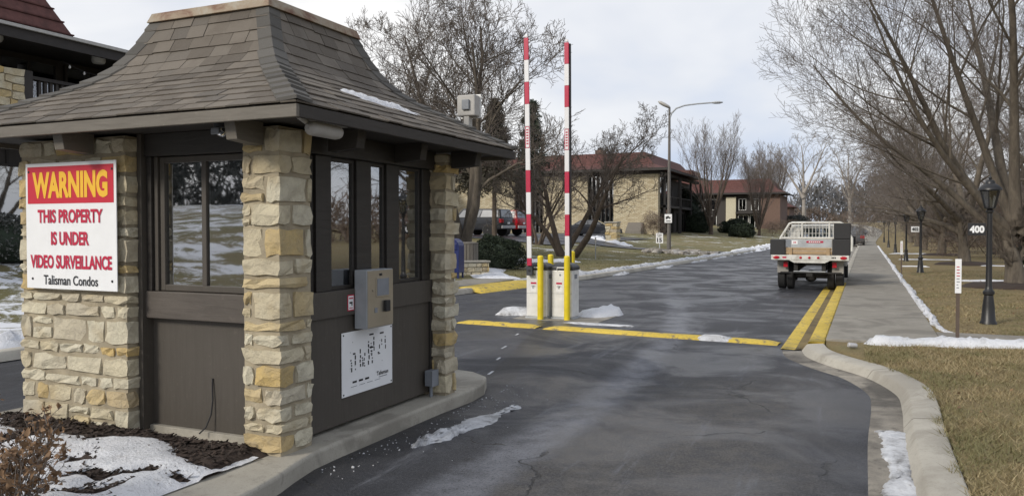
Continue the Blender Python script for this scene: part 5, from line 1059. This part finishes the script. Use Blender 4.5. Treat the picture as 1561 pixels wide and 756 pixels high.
# building behind the evergreens
c5 = thing('condo_building', (-52, 84, 1.2), 'stone and dark condo building behind the evergreen trees', 'building')
part('wall', 'far_rubble', c5, O0, (-3, 1.8, 0, .5, -.5, 6.5), (-14, -9, 0, .5, -.5, 6.5)); part('core', 'siding_dark', c5, O0, (-20, 1.8, .9, 14, -.5, 6.5))
for z0, z1 in ((.2, 2.8), (3.4, 6.2)): win(c5, 'y', -8.9, -3.1, z0, z1, .7, -1, 6, curtain=True); win(c5, 'y', -19.8, -14.1, z0, z1, .7, -1, 6)
flared_roof(c5, -21, 2.9, -1.2, 15, 7.0, 9.2, 1.8, 3.2, mat='hip_shingle')
# neighbouring condo with balcony, left behind the booth
c1 = thing('condo_building', (-19.8, 14, 1.1), 'dark timber condo with balcony and maroon roof behind the booth', 'building')
def c1p(n_, m_, *b, par=c1, bevel=0): return part(n_, m_, par, O0, *b, bevel=bevel)
c1p('wall', 'siding_dark', (-9, 0, -10, 12, -.6, 5.05))
for k in range(48): c1p('batten', 'trim_dark', (.001, .035, -9.9+k*.45, -9.83+k*.45, -.5, 3.0))
c1p('balcony_slab', 'trim_dark', (0.04, 1.6, -9.8, 11.8, 3.05, 3.32)); 
wl = []
for y0, y1 in ((-4.5, -2.6), (-2.5, -1.2), (-1.1, .5), (.7, 2.4), (2.7, 4.6), (4.8, 6.6), (6.8, 8.8)): win(c1, 'x', y0, y1, 3.34, 4.95, .03, 1, 2, gm='house_glass')
for y0 in (-6, -2, 2.5, 7): win(c1, 'x', y0, y0+1.6, .5, 2.2, .04, 1, 2)
for k in range(46): c1p('baluster', 'siding_dark', (1.48, 1.56, -1.1+k*.15, -1.03+k*.15, 3.321, 4.12))
c1p('rail', 'trim_dark', (1.42, 1.62, -1.3, 6.0, 4.121, 4.2)); c1p('newel', 'siding_dark', (1.38, 1.66, -1.55, -1.31, 3.321, 4.3))
pc = c1p('pier', 'mortar', (1.15, 1.75, -2.3, -1.6, 3.33, 4.25)); rw = random.Random(12)
for zc in range(21, 26):
    ym = rw.uniform(-2.1, -1.8)
    for a, b in ((-2.32, ym), (ym, -1.58)): Vs, fs = stone_geo((1.12, 1.79, a+.01, b-.01, -.4+zc*.18+.008, -.4+(zc+1)*.18-.008), (2, 2, 1), .012); MB().add(Vs, fs).build('stone', 'limestone', pc)
c1p('soffit', 'trim_dark', (-9, 2.15, -11, 13, 5.06, 5.15)); fa = c1p('fascia', 'trim_dark', (2.16, 2.24, -11, 13, 4.86, 5.14)); c1p('gutter', 'weathered_white', (2.245, 2.32, -11, 13, 5.10, 5.17), par=fa)
c1p('roof_deck', 'trim_dark', (-9, 2.15, -11, 13, 5.151, 5.22))
m = MB(); m.hexa([(-9, -10.5, 5.23), (1.0, -10.5, 5.23), (1.0, .55, 5.23), (-9, .55, 5.23), (-8, -9.5, 8.2), (-.6, -9.5, 8.2), (-.6, -.75, 8.2), (-8, -.75, 8.2)]); m.build('mansard_roof', 'maroon_shingle', c1)
for k in range(9):   # shingle courses of the mansard, proud ledges
    t_ = k/9; x_ = 1.0-1.6*t_; yb = .55-1.3*t_; z_ = 5.26+2.97*t_; c1p('shingle_course', 'maroon_shingle', (-8.5, x_+.015, -10+t_, yb+.015, z_, z_+.035))
for y in (-2.1, .6, 3.4):
    f_ = thing('flood_lamp', (-18.3, 14+y, 6.02), ['soffit lamp above the stone pier', 'soffit lamp above the middle of the balcony', 'soffit lamp nearest the booth roof'][int((y+2.2)/2.6)], 'lamp', 'lamps under the balcony soffit'); MB().lathe([(.16, .13), (.17, .0), (.14, -.06), (.10, -.06)], O0, 14).build('housing', 'weathered_white', f_, smooth=True); MB().lathe([(.1, -.055), (.06, -.04)], O0, 12).build('lens', 'lamp_glass', f_)
st_ = thing('string_lights', (-18.2, 13.5, 5.9), 'string of small bulbs hanging under the balcony soffit', 'string lights'); pts = []; 
for k in range(25): pts.append((0, k*.2, -.10-.18*abs(math.sin(k*.2*1.6))))
MB().tube(pts, .008, 4).build('wire', 'black_plastic', st_)
for k in range(1, 25, 2): MB().lathe([(.008, 0), (.032, -.05), (.02, -.08), (.004, -.088)], pts[k], 8).build('bulb', 'sign_white', st_, smooth=True)

# ------------------------------------------------------------------ trees
def nrm(a): return a/np.maximum(1e-9, np.linalg.norm(a, axis=-1, keepdims=True))
def tubes(PT, RD, sides):
    """PT (m,n,3), RD (m,n) -> verts, quads"""
    m, n, _ = PT.shape; T_ = np.gradient(PT, axis=1); T_ = nrm(T_); ref = np.tile(np.array([.31, .53, .79]), (m, 1)); a = nrm(np.cross(T_[:, n//2], ref))
    A = nrm(a[:, None, :]-T_*np.sum(T_*a[:, None, :], -1, keepdims=True)); B_ = np.cross(T_, A); th = np.arange(sides)*2*np.pi/sides
    V = PT[:, :, None, :]+(A[:, :, None, :]*np.cos(th)[None, None, :, None]+B_[:, :, None, :]*np.sin(th)[None, None, :, None])*RD[:, :, None, None]
    idx = np.arange(m*n*sides).reshape(m, n, sides); nx = np.roll(idx, -1, 2)
    F = np.stack([idx[:, :-1], nx[:, :-1], nx[:, 1:], idx[:, 1:]], -1).reshape(-1, 4); return V.reshape(-1, 3), F
def merge(parts):
    V = []; F = []; k = 0
    for v, f in parts: V.append(v); F.append(f+k); k += len(v)
    return np.concatenate(V), np.concatenate(F)
def grow(seed, stems, spec):
    """stems: list of (base, dir, length, radius). spec: per level dict(n pts, wig, up, sides, kids, ang, lr, rr, t0)"""
    rg = np.random.default_rng(seed); P = np.array([s[0] for s in stems], float); D_ = nrm(np.array([s[1] for s in stems], float)); Ln = np.array([s[2] for s in stems], float); R = np.array([s[3] for s in stems], float); out = []
    for lv, s in enumerate(spec):
        m = len(P); n = s['n']; PT = np.zeros((m, n, 3)); DT = np.zeros((m, n, 3)); PT[:, 0] = P; d = D_.copy(); DT[:, 0] = d
        for i in range(1, n):
            d = nrm(d+rg.normal(0, s['wig'], (m, 3))+np.array([0, 0, s['up']])); PT[:, i] = PT[:, i-1]+d*(Ln/(n-1))[:, None]; DT[:, i] = d
        tap = np.linspace(1, s.get('end', .25), n); RD = np.maximum(R[:, None]*tap[None], s.get('rmin', .004))
        if lv == 0: RD[:, 0] *= s.get('flare', 1.35)
        out.append(tubes(PT, RD, s['sides']))
        if 'kids' not in s: break
        k = s['kids']; t0 = s.get('t0', .3); tt_ = t0+(1-t0)*(np.arange(k)[None]+rg.random((m, k)))/k; tt_ = np.minimum(tt_, .985); f = tt_*(n-1); i0 = np.minimum(f.astype(int), n-2); fr = (f-i0)[..., None]; mi = np.arange(m)[:, None]
        p = PT[mi, i0]*(1-fr)+PT[mi, i0+1]*fr; dd = nrm(DT[mi, i0]*(1-fr)+DT[mi, i0+1]*fr)
        az = np.arange(k)[None]*2.4+rg.uniform(0, 6.28, (m, 1))+rg.normal(0, .4, (m, k)); ref = nrm(np.cross(dd, np.array([.2, .3, .93])[None, None])); b2 = np.cross(dd, ref); side = ref*np.cos(az)[..., None]+b2*np.sin(az)[..., None]
        ang = np.radians(s['ang'])*rg.uniform(.7, 1.25, (m, k)); nd = nrm(dd*np.cos(ang)[..., None]+side*np.sin(ang)[..., None]+np.array([0, 0, s.get('lift', .1)]))
        rl = R[:, None]*(1+(s.get('end', .25)-1)*tt_); Lk = Ln[:, None]*s['lr']*(1-s.get('fall', .45)*(tt_-t0)/(1-t0))*rg.uniform(.7, 1.2, (m, k))
        P = p.reshape(-1, 3); D_ = nd.reshape(-1, 3); Ln = Lk.ravel(); R = (rl*s['rr']*rg.uniform(.75, 1.1, (m, k))).ravel()
    return out
def tree(name, loc, label, parts, split, bark, twig, group, rz_=0, sc=1):
    o = thing(name, loc, label, 'tree', group, rz_); o.scale = (sc, sc, sc)
    v, f = merge(parts[:split]); fast('trunk', v, f, bark, o, smooth=True); v, f = merge(parts[split:]); fast('crown', v, f, twig, o, smooth=True); return o
def spec(kids, ang, lr, wig, up, rr=.55, rmin=.006, sides=(10, 7, 5, 3, 3), npts=(8, 7, 6, 5, 4), t0=(.3, .15, .12, .12), lift=.1, fall=.45):
    S_ = []
    for i in range(len(kids)+1):
        d = dict(n=npts[i], wig=wig[min(i, len(wig)-1)], up=up[min(i, len(up)-1)], sides=sides[i], rmin=rmin, end=.16 if i < 2 else .3, lift=lift, fall=fall)
        if i < len(kids): d.update(kids=kids[i], ang=ang[min(i, len(ang)-1)], lr=lr[min(i, len(lr)-1)], rr=rr, t0=t0[min(i, len(t0)-1)])
        S_.append(d)
    return S_
# crooked big tree right behind the booth
st3 = [((0, 0, -.2), (-.30, .05, 1), 6.4, .19), ((.2, .1, -.2), (.10, .1, 1), 7.2, .18), ((.32, -.1, -.2), (.45, -.1, 1), 6.4, .16), ((-.1, .2, -.2), (-.8, .25, 1), 6.2, .13), ((.1, .2, .5), (-.15, -.1, 1), 6.8, .13)]
tree('bare_tree', tz(-15.6, 29.0, -.05), 'large many-stemmed bare tree with crooked branches right of the booth roof', grow(5, st3, spec((10, 8, 8, 5), (50, 50, 52, 50), (.55, .55, .55, .6), (.11, .15, .18, .2), (.05, .06, .06, .05), rr=.5, rmin=.0055, lift=.25)), 2, 'bark_grey', 'twig', 'bare trees on the left lawn', 0, 1.4)
# low spreading tree behind the right barrier
st4 = [((0, 0, -.2), (-.15, .1, 1), 4.6, .13), ((.1, 0, -.2), (.85, -.1, .75), 4.6, .14), ((-.05, 0, -.2), (-.6, .1, 1), 4.4, .11), ((.1, .1, .4), (.4, .2, 1), 4.6, .10)]
tree('bare_tree', tz(-13.5, 36.7, -.05), 'low spreading bare tree behind the right barrier arm', grow(8, st4, spec((8, 7, 6, 5), (52, 52, 50, 50), (.55, .55, .55, .6), (.12, .17, .19, .2), (.04, .05, .04, .03), rr=.5, rmin=.0055, lift=.16)), 2, 'bark_brown', 'twig', 'bare trees on the left lawn', 0, 1.4)
# slim ruddy stems
st5 = [((0, 0, -.2), (-.12, 0, 1), 3.8, .09), ((.15, 0, -.2), (.15, .1, 1), 4.2, .10), ((-.2, .1, -.2), (-.3, .1, 1), 3.6, .08), ((.05, -.1, -.2), (.35, 0, 1), 3.9, .08)]
slim = tree('bare_tree', tz(-18.6, 45.5, -.05), 'slim reddish multi-stem tree between the evergreens and the barrier', grow(12, st5, spec((7, 6, 5, 4), (40, 45, 48, 50), (.5, .5, .5, .5), (.10, .14, .18, .2), (.05, .04, .03, .02), rmin=.009, lift=.1)), 2, 'bark_brown', 'twig_brown', 'bare trees on the left lawn', 0, 1.15)
def copy_thing(src, loc, rz_, sc, label, group=None):
    c = copy_tree(src); c.location = loc; c.rotation_euler = (0, 0, rz_); c.scale = (sc, sc, sc); c['label'] = label
    if group: c['group'] = group
    return c
# upright vase-shaped trees by the far condos
st6 = [((.1*math.cos(a), .1*math.sin(a), .9), (.33*math.cos(a), .33*math.sin(a), 1), 7.6, .12) for a in np.arange(9)*2.4]+[((0, 0, -.2), (0, 0, 1), 2.4, .26)]
vase = tree('bare_tree', tz(-18.3, 104, -.05), 'tall vase shaped bare tree with many upright stems by the stone condo', grow(17, st6, spec((6, 5, 4, 4), (24, 28, 32, 36), (.62, .6, .6, .6), (.035, .06, .08, .1), (.05, .06, .07, .07), rr=.42, rmin=.006, t0=(.2, .12, .1, .1), lift=.2)), 1, 'bark_brown', 'twig_brown', 'bare trees by the far condos', 0, 1.32)
copy_thing(vase, tz(-13.3, 112, -.05), 1.3, .98, 'shorter vase shaped bare tree before the distant condo'); copy_thing(vase, tz(-14.5, 142, -.05), 2.6, 1.3, 'bare tree against the end of the distant condo'); copy_thing(vase, tz(-19, 158, -.05), 4.0, 1.25, 'bare tree rising behind the distant condo roof')
# right row
st1 = [((0, 0, -.2), (-.03, -.05, 1), 2.0, .31), ((-.1, 0, 1.2), (-.50, -.25, 1.0), 7.4, .125), ((.0, .1, 1.5), (-.22, .3, 1.15), 8.2, .14), ((.1, 0, 1.4), (.28, -.25, 1.2), 8.4, .15), ((.15, .1, 1.3), (.75, .3, 1.0), 6.8, .13), ((-.05, -.1, 1.6), (-.08, -.1, 1.3), 9.0, .14), ((-.1, .05, 1.2), (-.75, .3, .75), 6.8, .10), ((-.1, -.05, 1.4), (-.85, -.3, .80), 7.0, .10), ((-.1, -.05, 1.7), (-.35, .1, 1.2), 8.2, .11)]
right1 = tree('bare_tree', tz(3.62, 24.6, -.05), 'big spreading bare tree at the right edge beside the lantern', grow(23, st1, spec((10, 8, 6, 4), (40, 42, 44, 46), (.56, .58, .6, .65), (.06, .08, .10, .12), (.02, .035, .045, .04), rr=.43, rmin=.0032, t0=(.25, .12, .1, .1), lift=.16)), 2, 'bark_grey', 'twig', 'row of bare trees on the right lawn', .2, 1.05)
st2 = [((0, 0, -.2), (-.03, .05, 1), 2.6, .27), ((-.05, 0, 1.5), (-.95, -.2, .85), 6.0, .12), ((0, .1, 2.0), (-.2, .5, 1.1), 6.2, .13), ((.1, 0, 2.1), (.3, -.2, 1.2), 6.4, .13), ((.1, .1, 1.8), (.9, .3, .8), 5.6, .12), ((-.1, -.05, 1.7), (-.65, -.7, .75), 5.6, .14), ((-.1, .1, 2.2), (-.6, .5, .9), 5.6, .14), ((-.1, -.05, 1.3), (-1, .25, .45), 5.0, .12)]
right2 = tree('bare_tree', tz(3.95, 39.5, -.05), 'second bare tree of the right row with a mulch ring', grow(29, st2, spec((9, 7, 6, 5), (44, 46, 48, 50), (.54, .56, .58, .65), (.07, .1, .12, .14), (.0, .015, .02, .01), rr=.43, rmin=.0045, t0=(.22, .12, .1, .1), lift=.04)), 2, 'bark_grey', 'twig_brown', 'row of bare trees on the right lawn', 0, 1.1)
for k, (x, y, r, s, src, lab) in enumerate(((4.1, 53, 1.1, 1.1, right2, 'third bare tree of the right row, past the second lantern'), (3.9, 66, 2.3, 1.15, right2, 'fourth bare tree of the right row, beside the fourth lantern'), (4.2, 80, 3.5, 1.1, right2, 'fifth bare tree of the right row'), (4.4, 95, 4.4, 1.15, right2, 'sixth bare tree of the right row'), (5.2, 112, 5.3, 1.2, right2, 'seventh bare tree of the right row'), (5.8, 130, .6, 1.2, right2, 'last bare tree of the right row near the bend'), (8.8, 31, 2.0, 1.15, right1, 'bare tree behind the near right tree, off the row'), (9.5, 46, 3.0, 1.2, right2, 'bare tree behind the second right tree'), (10, 60, 4, 1.2, right2, 'bare tree deeper in the right lawn'), (7.2, 16.5, 4.1, 1.0, right1, 'bare tree whose limbs reach in past the right edge'))):
    copy_thing(src, tz(x, y, -.05), r, s, lab)
for x, y in ((3.55, 24.6), (3.95, 39.5), (4.1, 53)):
    V = []; n_ = 24; rg = np.random.default_rng(int(y))
    for i in range(5):
        for k in range(n_): r_ = (0.15, .6, .95, 1.15, 1.3)[i]*(1+rg.normal(0, .04)); z = (.14, .12, .09, .03, -.06)[i]; V.append((x+r_*math.cos(k*6.283/n_), y+r_*math.sin(k*6.283/n_), ter(x, y)+z+rg.normal(0, .008)))
    idx = np.arange(len(V)).reshape(5, n_); nx = np.roll(idx, -1, 1); F = np.stack([idx[:-1], nx[:-1], nx[1:], idx[1:]], -1).reshape(-1, 4)[:, ::-1]
    tag(fast('mulch_ring', V, F, 'mulch', smooth=True), 'dark mulch ring round a tree of the right row', 'mulch', kind='stuff')
# pale trees at the bend
st7 = [((0, 0, -.2), (.05, 0, 1), 9.5, .26), ((0, 0, 3), (-.6, .1, 1), 6.5, .17), ((0, 0, 3.6), (.55, .1, 1), 6.5, .16)]
pale = tree('bare_tree', tz(-6.5+xo(190), 190, -.1), 'pale barked bare tree at the road bend', grow(31, st7, spec((7, 6, 5, 4), (40, 42, 45, 48), (.42, .5, .5, .5), (.05, .1, .12, .14), (.05, .05, .04, .03), rmin=.010, lift=.15)), 2, 'twig_pale', 'twig_pale', 'pale trees at the road bend', 0, 1.9)
copy_thing(pale, tz(2+xo(185), 182, -.1), 2.2, 1.6, 'second pale bare tree, right of the first at the bend'); copy_thing(pale, tz(-9+xo(215), 220, -.1), 4.0, 1.8, 'third pale bare tree, behind the others at the bend')

# evergreens
def evergreen(seed, loc, H, W_, label, mat, dens=1.0, bare=.12):
    rg = np.random.default_rng(seed); o = thing('evergreen_tree', loc, label, 'tree', 'evergreens behind the barrier'); MB().tube([(0, 0, -.2), (0, 0, H*.5), (0, 0, H*.98)], [.18, .11, .02], 8).build('trunk', 'bark_brown', o, smooth=True)
    nb = int(150*dens); t_ = bare+(1-bare)*rg.random(nb)**.85; L_ = W_*(1-t_)**.8*rg.uniform(.55, 1.1, nb)+.15; az = rg.uniform(0, 6.28, nb); V = []; per = 46
    for i in range(nb):
        s = rg.random(per)**.6; r = s*L_[i]; droop = -.35*s*s*L_[i]+.12*r; c = np.stack([np.cos(az[i])*r, np.sin(az[i])*r, t_[i]*H+droop], -1)+rg.normal(0, .10+.05*L_[i], (per, 3))*np.array([1, 1, .6])
        d1 = nrm(rg.normal(0, 1, (per, 3))+np.array([np.cos(az[i]), np.sin(az[i]), -.2])*1.2)*rg.uniform(.10, .24, (per, 1)); d2 = nrm(rg.normal(0, 1, (per, 3)))*rg.uniform(.025, .06, (per, 1))
        V.append(np.stack([c-d1-d2, c+d1, c-d1+d2], 1))
    V = np.concatenate(V).reshape(-1, 3); fast('crown', V, np.arange(len(V)).reshape(-1, 3), mat, o); return o
evergreen(3, tz(-20.8, 44.0), 8.6, 2.2, 'broad dark brownish evergreen left of the barrier arms', 'needles_brown', 1.3, .36); evergreen(4, tz(-20.2, 48.5), 9.2, 2.3, 'pointed dark green spruce between the barrier arms', 'needles', 1.1, .34); evergreen(6, tz(-23.8, 46.5), 7.6, 2.0, 'shorter dark evergreen behind the broad brownish one', 'needles_brown', 1.0, .4)

# shrubs
def leaf_ball(name, loc, rad3, n, size, mat, label, cat, seed, shell=.25, group=None, core=None, rz_=0, aspect=.5):
    rg = np.random.default_rng(seed); o = thing(name, loc, label, cat, group, rz_); d = nrm(rg.normal(0, 1, (n, 3))); d[:, 2] = np.where(d[:, 2] < -.5, -d[:, 2], d[:, 2]); lump = 1+.10*np.sin(d[:, 0]*5+seed)+.08*np.sin(d[:, 1]*7+d[:, 2]*4)+.06*np.sin(d[:, 2]*11+d[:, 0]*9)
    c = d*(lump*(1-shell*rg.random(n)**1.5))[:, None]*np.array(rad3); c[:, 2] += rad3[2]*.55; c[:, 2] = np.maximum(c[:, 2], .02)
    a = nrm(rg.normal(0, 1, (n, 3)))*size*rg.uniform(.6, 1.3, (n, 1)); b = nrm(np.cross(a, rg.normal(0, 1, (n, 3))))*size*aspect
    V = np.stack([c-a, c+b, c+a, c-b], 1).reshape(-1, 3); fast('foliage', V, np.arange(n*4).reshape(-1, 4), mat, o)
    if core:
        m = MB(); P, fs = lattice(6, 6, 6); q = nrm(P)*np.array(rad3)*.80; q[:, 2] = np.maximum(q[:, 2]+rad3[2]*.55, .0); m.add(q, fs).build('inner_branches', core, o, smooth=True)
    st = MB()
    for k in range(4): st.tube([(0, 0, -.1), (rad3[0]*.3*math.cos(k*1.6), rad3[1]*.3*math.sin(k*1.6), rad3[2]*.6)], .02, 5)
    st.build('stem', 'bark_brown', o); return o
leaf_ball('boxwood_bush', tz(-12.35, 26.4), (.98, .95, .74), 16000, .035, 'boxwood', 'rounded dark green boxwood bush beside the mailbox', 'bush', 3, .22, core='boxwood')
leaf_ball('boxwood_bush', tz(-14.3, 103.5), (1.6, 1.4, 1.1), 5000, .10, 'boxwood', 'dark round shrub right of the vase tree', 'bush', 5, .25, core='boxwood'); leaf_ball('boxwood_bush', tz(-20.2, 106), (1.6, 1.5, 1.7), 5000, .10, 'boxwood', 'dark tall shrub left of the vase tree trunk', 'bush', 6, .25, core='boxwood'); leaf_ball('boxwood_bush', tz(-16.4, 112), (2.2, 1.5, 1.3), 5000, .10, 'boxwood', 'dark hedge clump before the distant condo', 'bush', 7, .25, core='boxwood'); leaf_ball('boxwood_bush', tz(-22.2, 108), (2.2, 1.6, 3.6), 7000, .12, 'needles', 'tall dark evergreen clump between the two condos', 'bush', 8, .3, core='boxwood')
leaf_ball('twiggy_shrub', tz(-21.6, 87.0), (1.6, 1.3, 1.7), 5000, .09, 'russet_twigs', 'russet leafless shrub at the stone wall corner', 'shrub', 9, .8, aspect=.15); leaf_ball('twiggy_shrub', tz(-11.5, 112), (1.9, 1.6, 1.3), 3500, .09, 'russet_twigs', 'low brown shrub by the far left kerb', 'shrub', 10, .8, aspect=.15); leaf_ball('twiggy_shrub', tz(-11.0, 124), (2.5, 2, 1.4), 3500, .10, 'russet_twigs', 'farther brown shrub by the left kerb', 'shrub', 11, .8, aspect=.15); leaf_ball('boxwood_bush', tz(-12, 150), (3.2, 2.2, 1.4), 4000, .13, 'dark_wood', 'dark low shrub near the farthest house', 'bush', 19, .3, core='boxwood')
for k, (x, y, a, b, c, mt, lab) in enumerate(((6.2, 50, 2.8, 2.2, 1.9, 'russet_twigs', 'big russet shrub behind the second lantern'), (8.6, 48, 2.6, 2.2, 1.8, 'russet_twigs', 'russet shrub right of the biggest one'), (5.8, 62, 2.6, 2.4, 2.0, 'russet_twigs', 'russet shrub farther along the right lawn'), (7.6, 41, 1.4, 1.2, .9, 'boxwood', 'dark green shrub behind the lantern with the 400 plate'), (10.8, 43, 1.8, 1.4, 1.2, 'boxwood', 'dark green shrub at the far right edge'), (6.4, 78, 3, 2.6, 2.2, 'russet_twigs', 'far russet thicket under the right trees'), (7, 96, 3.5, 3, 2.6, 'russet_twigs', 'farthest russet thicket under the right trees'))):
    leaf_ball('twiggy_shrub' if mt == 'russet_twigs' else 'boxwood_bush', tz(x, y, -.1), (a, b, c), 6000, .11, mt, lab, 'shrub', 20+k, .7 if mt == 'russet_twigs' else .25, aspect=.14 if mt == 'russet_twigs' else .5, core='boxwood' if mt == 'boxwood' else None)
leaf_ball('boxwood_bush', tz(-18.2, 12.2), (.8, 1.2, .7), 5000, .04, 'dark_wood', 'dark shrub at the foot of the neighbouring condo', 'bush', 33, .3, core='boxwood'); leaf_ball('boxwood_bush', tz(-18.4, 15.4), (.8, 1.4, .6), 5000, .04, 'dark_wood', 'second dark shrub at the foot of the neighbouring condo', 'bush', 34, .3, core='boxwood')
# dark fence and house glimpsed through the right trees
fn = thing('timber_fence', (9.0, 56, .1), 'dark timber screen fence behind the right trees', 'fence')
for k in range(28): part('board', 'siding_dark', fn, O0, (-2+k*.26, -1.77+k*.26, -.02, .02, -.1, 2.6))
for k in range(4): part('post', 'trim_dark', fn, O0, (-2.1+k*2.4, -1.96+k*2.4, .021, .14, -.1, 2.75))
# dead shrub in the bottom left corner, close to the camera
ds = thing('dead_shrub', (-3.98, 2.62, .13), 'dead brown shrub with curled leaves in the lower left corner', 'shrub'); rg = np.random.default_rng(77)
sts = [((rg.normal(0, .07), rg.normal(0, .07), -.02), (rg.normal(0, .40), rg.normal(0, .40), 1), rg.uniform(.30, .62), .006) for k in range(30)]
gp = grow(78, sts, spec((4, 3), (42, 45), (.42, .5), (.12, .15), (.0, .0), rr=.6, rmin=.0018, sides=(5, 4, 3), npts=(7, 5, 4), t0=(.3, .2))); v, f = merge(gp); fast('stem', v, f, 'twig_brown', ds, smooth=True)
n = 900; ii = rg.integers(0, len(v), n*3); ii = [i for i in ii if v[i][2] > .16][:n]; n = len(ii); c = v[ii]+rg.normal(0, .012, (n, 3)); a = nrm(rg.normal(0, 1, (n, 3))+np.array([0, 0, -.5])); b = nrm(np.cross(a, rg.normal(0, 1, (n, 3)))); nn = np.cross(a, b); s = rg.uniform(.008, .019, (n, 1))
Vl = np.stack([c-a*s*1.5, c+b*s*.8+nn*s*.5, c+a*s*1.5, c-b*s*.8+nn*s*.5], 1).reshape(-1, 3); fast('leaves', Vl, np.concatenate([np.arange(n*4).reshape(-1, 4)[:, [0, 1, 2]], np.arange(n*4).reshape(-1, 4)[:, [0, 2, 3]]]), 'dead_leaf', ds)
# thin sapling twig against the pillar
sg = thing('dry_sapling', (-5.95, 3.82, .13), 'thin dry twig with a few brown leaves before the stone pillar', 'plant')
tw = [(0, 0, 0), (-.06, -.03, .12), (.02, -.05, .24), (.12, -.07, .31), (.2, -.08, .32)]; MB().tube(tw, .004, 5).tube([tw[1], (-.22, -.02, .2), (-.4, -.02, .21)], .003, 4).tube([(.0, -.04, .05), (.35, -.12, .09), (.75, -.2, .05)], .003, 4).tube([(.3, -.1, .08), (.5, -.2, .02), (.7, -.3, .04)], .0025, 4).build('stem', 'bark_brown', sg)
for k in range(14): x, z = rg.uniform(-.05, .24), rg.uniform(.26, .36); s = rg.uniform(.014, .026); MB().add([(x-s, -.08, z), (x, -.08-s*.4, z+s*.5), (x+s, -.08+rg.normal(0, .01), z-s*.3), (x, -.08+s*.3, z-s*.6)], [(0, 1, 2), (0, 2, 3)]).build('leaf', 'dead_leaf', sg)

# distant woods
def woods(name, xs, y, n, hgt, depth, mat, label, seed, zfun, sz=.5):
    rg = np.random.default_rng(seed); x = rg.uniform(xs[0], xs[1], n); yy = y+rg.uniform(0, depth, n); top = hgt*(.75+.18*np.sin(x*.11+seed)+.14*np.sin(x*.31)+.10*np.sin(x*.9)); z = top*rg.random(n)**.75; c = np.stack([x, yy, np.array([zfun(a, b) for a, b in zip(x, yy)])+z], -1)
    a = nrm(rg.normal(0, 1, (n, 3))*np.array([.5, .5, 1])+np.array([0, 0, .6]))*rg.uniform(.6, 1.8, (n, 1))*sz; b = nrm(rg.normal(0, 1, (n, 3)))*sz*rg.uniform(.08, .3, (n, 1)); V = np.stack([c-a-b, c+a, c-a+b], 1).reshape(-1, 3)
    tag(fast(name, V, np.arange(n*3).reshape(-1, 3), mat), label, 'woods', kind='stuff')
woods('distant_woods', (-150, 90), 262, 26000, 15, 40, 'grey_wood', 'grey leafless woods on the horizon beyond the bend', 2, lambda a, b: 3.2, 1.3)
woods('distant_woods', (-90, 40), 235, 6000, 4.5, 10, 'russet_twigs', 'low brown brush before the far woods', 4, lambda a, b: 3.1, .8)
woods('far_right_woods', (10, 60), 70, 16000, 8, 90, 'russet_twigs', 'brown leafless woods behind the right lawn', 5, lambda a, b: zr(b), .7)
woods('woods_behind', (-95, 10), -52, 16000, 16, 12, 'dark_wood', 'dark woods across the street, mirrored in the booth window', 6, lambda a, b: 1.9, .9)

# grass blades on the lawns
_gn = vnoise(41)
def blades(n, xr_, yr_, sel, hgt, wid, seed, name, label):
    rg = np.random.default_rng(seed); x = rg.uniform(*xr_, n); y = yr_[0]+(yr_[1]-yr_[0])*rg.random(n)**1.6; k = np.array([sel(a, b) for a, b in zip(x, y)]); x, y = x[k], y[k]; n = len(x); z = np.array([ter(a, b) for a, b in zip(x, y)])-.012
    c = np.stack([x, y, z], -1); az = rg.uniform(0, 6.28, n); d = np.stack([np.cos(az), np.sin(az), np.zeros(n)], -1); h_ = hgt*rg.uniform(.5, 1.3, (n, 1))*np.array([.45+1.3*_gn(a*2.2, b*2.2) for a, b in zip(x, y)])[:, None]; ln = rg.normal(0, 1, (n, 3))*np.array([1.1, 1.1, .0]); w = wid*rg.uniform(.6, 1.3, (n, 1)); V = np.stack([c-d*w, c+d*w, c+ln*h_*.8+np.array([0, 0, 1])*h_], 1).reshape(-1, 3)
    tag(fast(name, V, np.arange(n*3).reshape(-1, 3), 'dry_grass'), label, 'grass', kind='stuff')
def on_right(a, b): return a > XR(b)-.015+.06*math.sin(b*9)*math.sin(b*4.1) and not (b > 11.72 and a < 1.0) and not (12.42 < b < 13.28)
blades(170000, (.0, 5.5), (3.5, 12.45), on_right, .048, .0045, 1, 'lawn_grass', 'short straw coloured winter grass on the near right lawn')
blades(90000, (.95, 9), (13.2, 34), on_right, .035, .007, 2, 'lawn_grass', 'straw coloured winter grass round the lanterns')
blades(60000, (-24, -8), (23, 60), lambda a, b: a < XL(b)-.5 and not (a < -14 and b > 49), .04, .014, 3, 'lawn_grass', 'dull green winter grass on the left lawn')
rg = np.random.default_rng(91); n = 900; x = rg.uniform(.1, 8, n); y = rg.uniform(4, 34, n); k = np.array([on_right(a, b) for a, b in zip(x, y)]); x, y = x[k], y[k]; n = len(x); c = np.stack([x, y, np.array([ter(a, b) for a, b in zip(x, y)])+rg.uniform(.02, .045, n)], -1); a = nrm(rg.normal(0, 1, (n, 3))*np.array([1, 1, .35]))*rg.uniform(.015, .032, (n, 1)); b = nrm(np.cross(a, rg.normal(0, .3, (n, 3))+np.array([0, 0, 1])))*rg.uniform(.01, .02, (n, 1))
tag(fast('fallen_leaves', np.stack([c-a, c+b+np.array([0, 0, .006]), c+a, c-b+np.array([0, 0, .006])], 1).reshape(-1, 3), np.arange(n*4).reshape(-1, 4), 'dead_leaf'), 'brown fallen leaves scattered over the right lawn', 'leaves', kind='stuff')
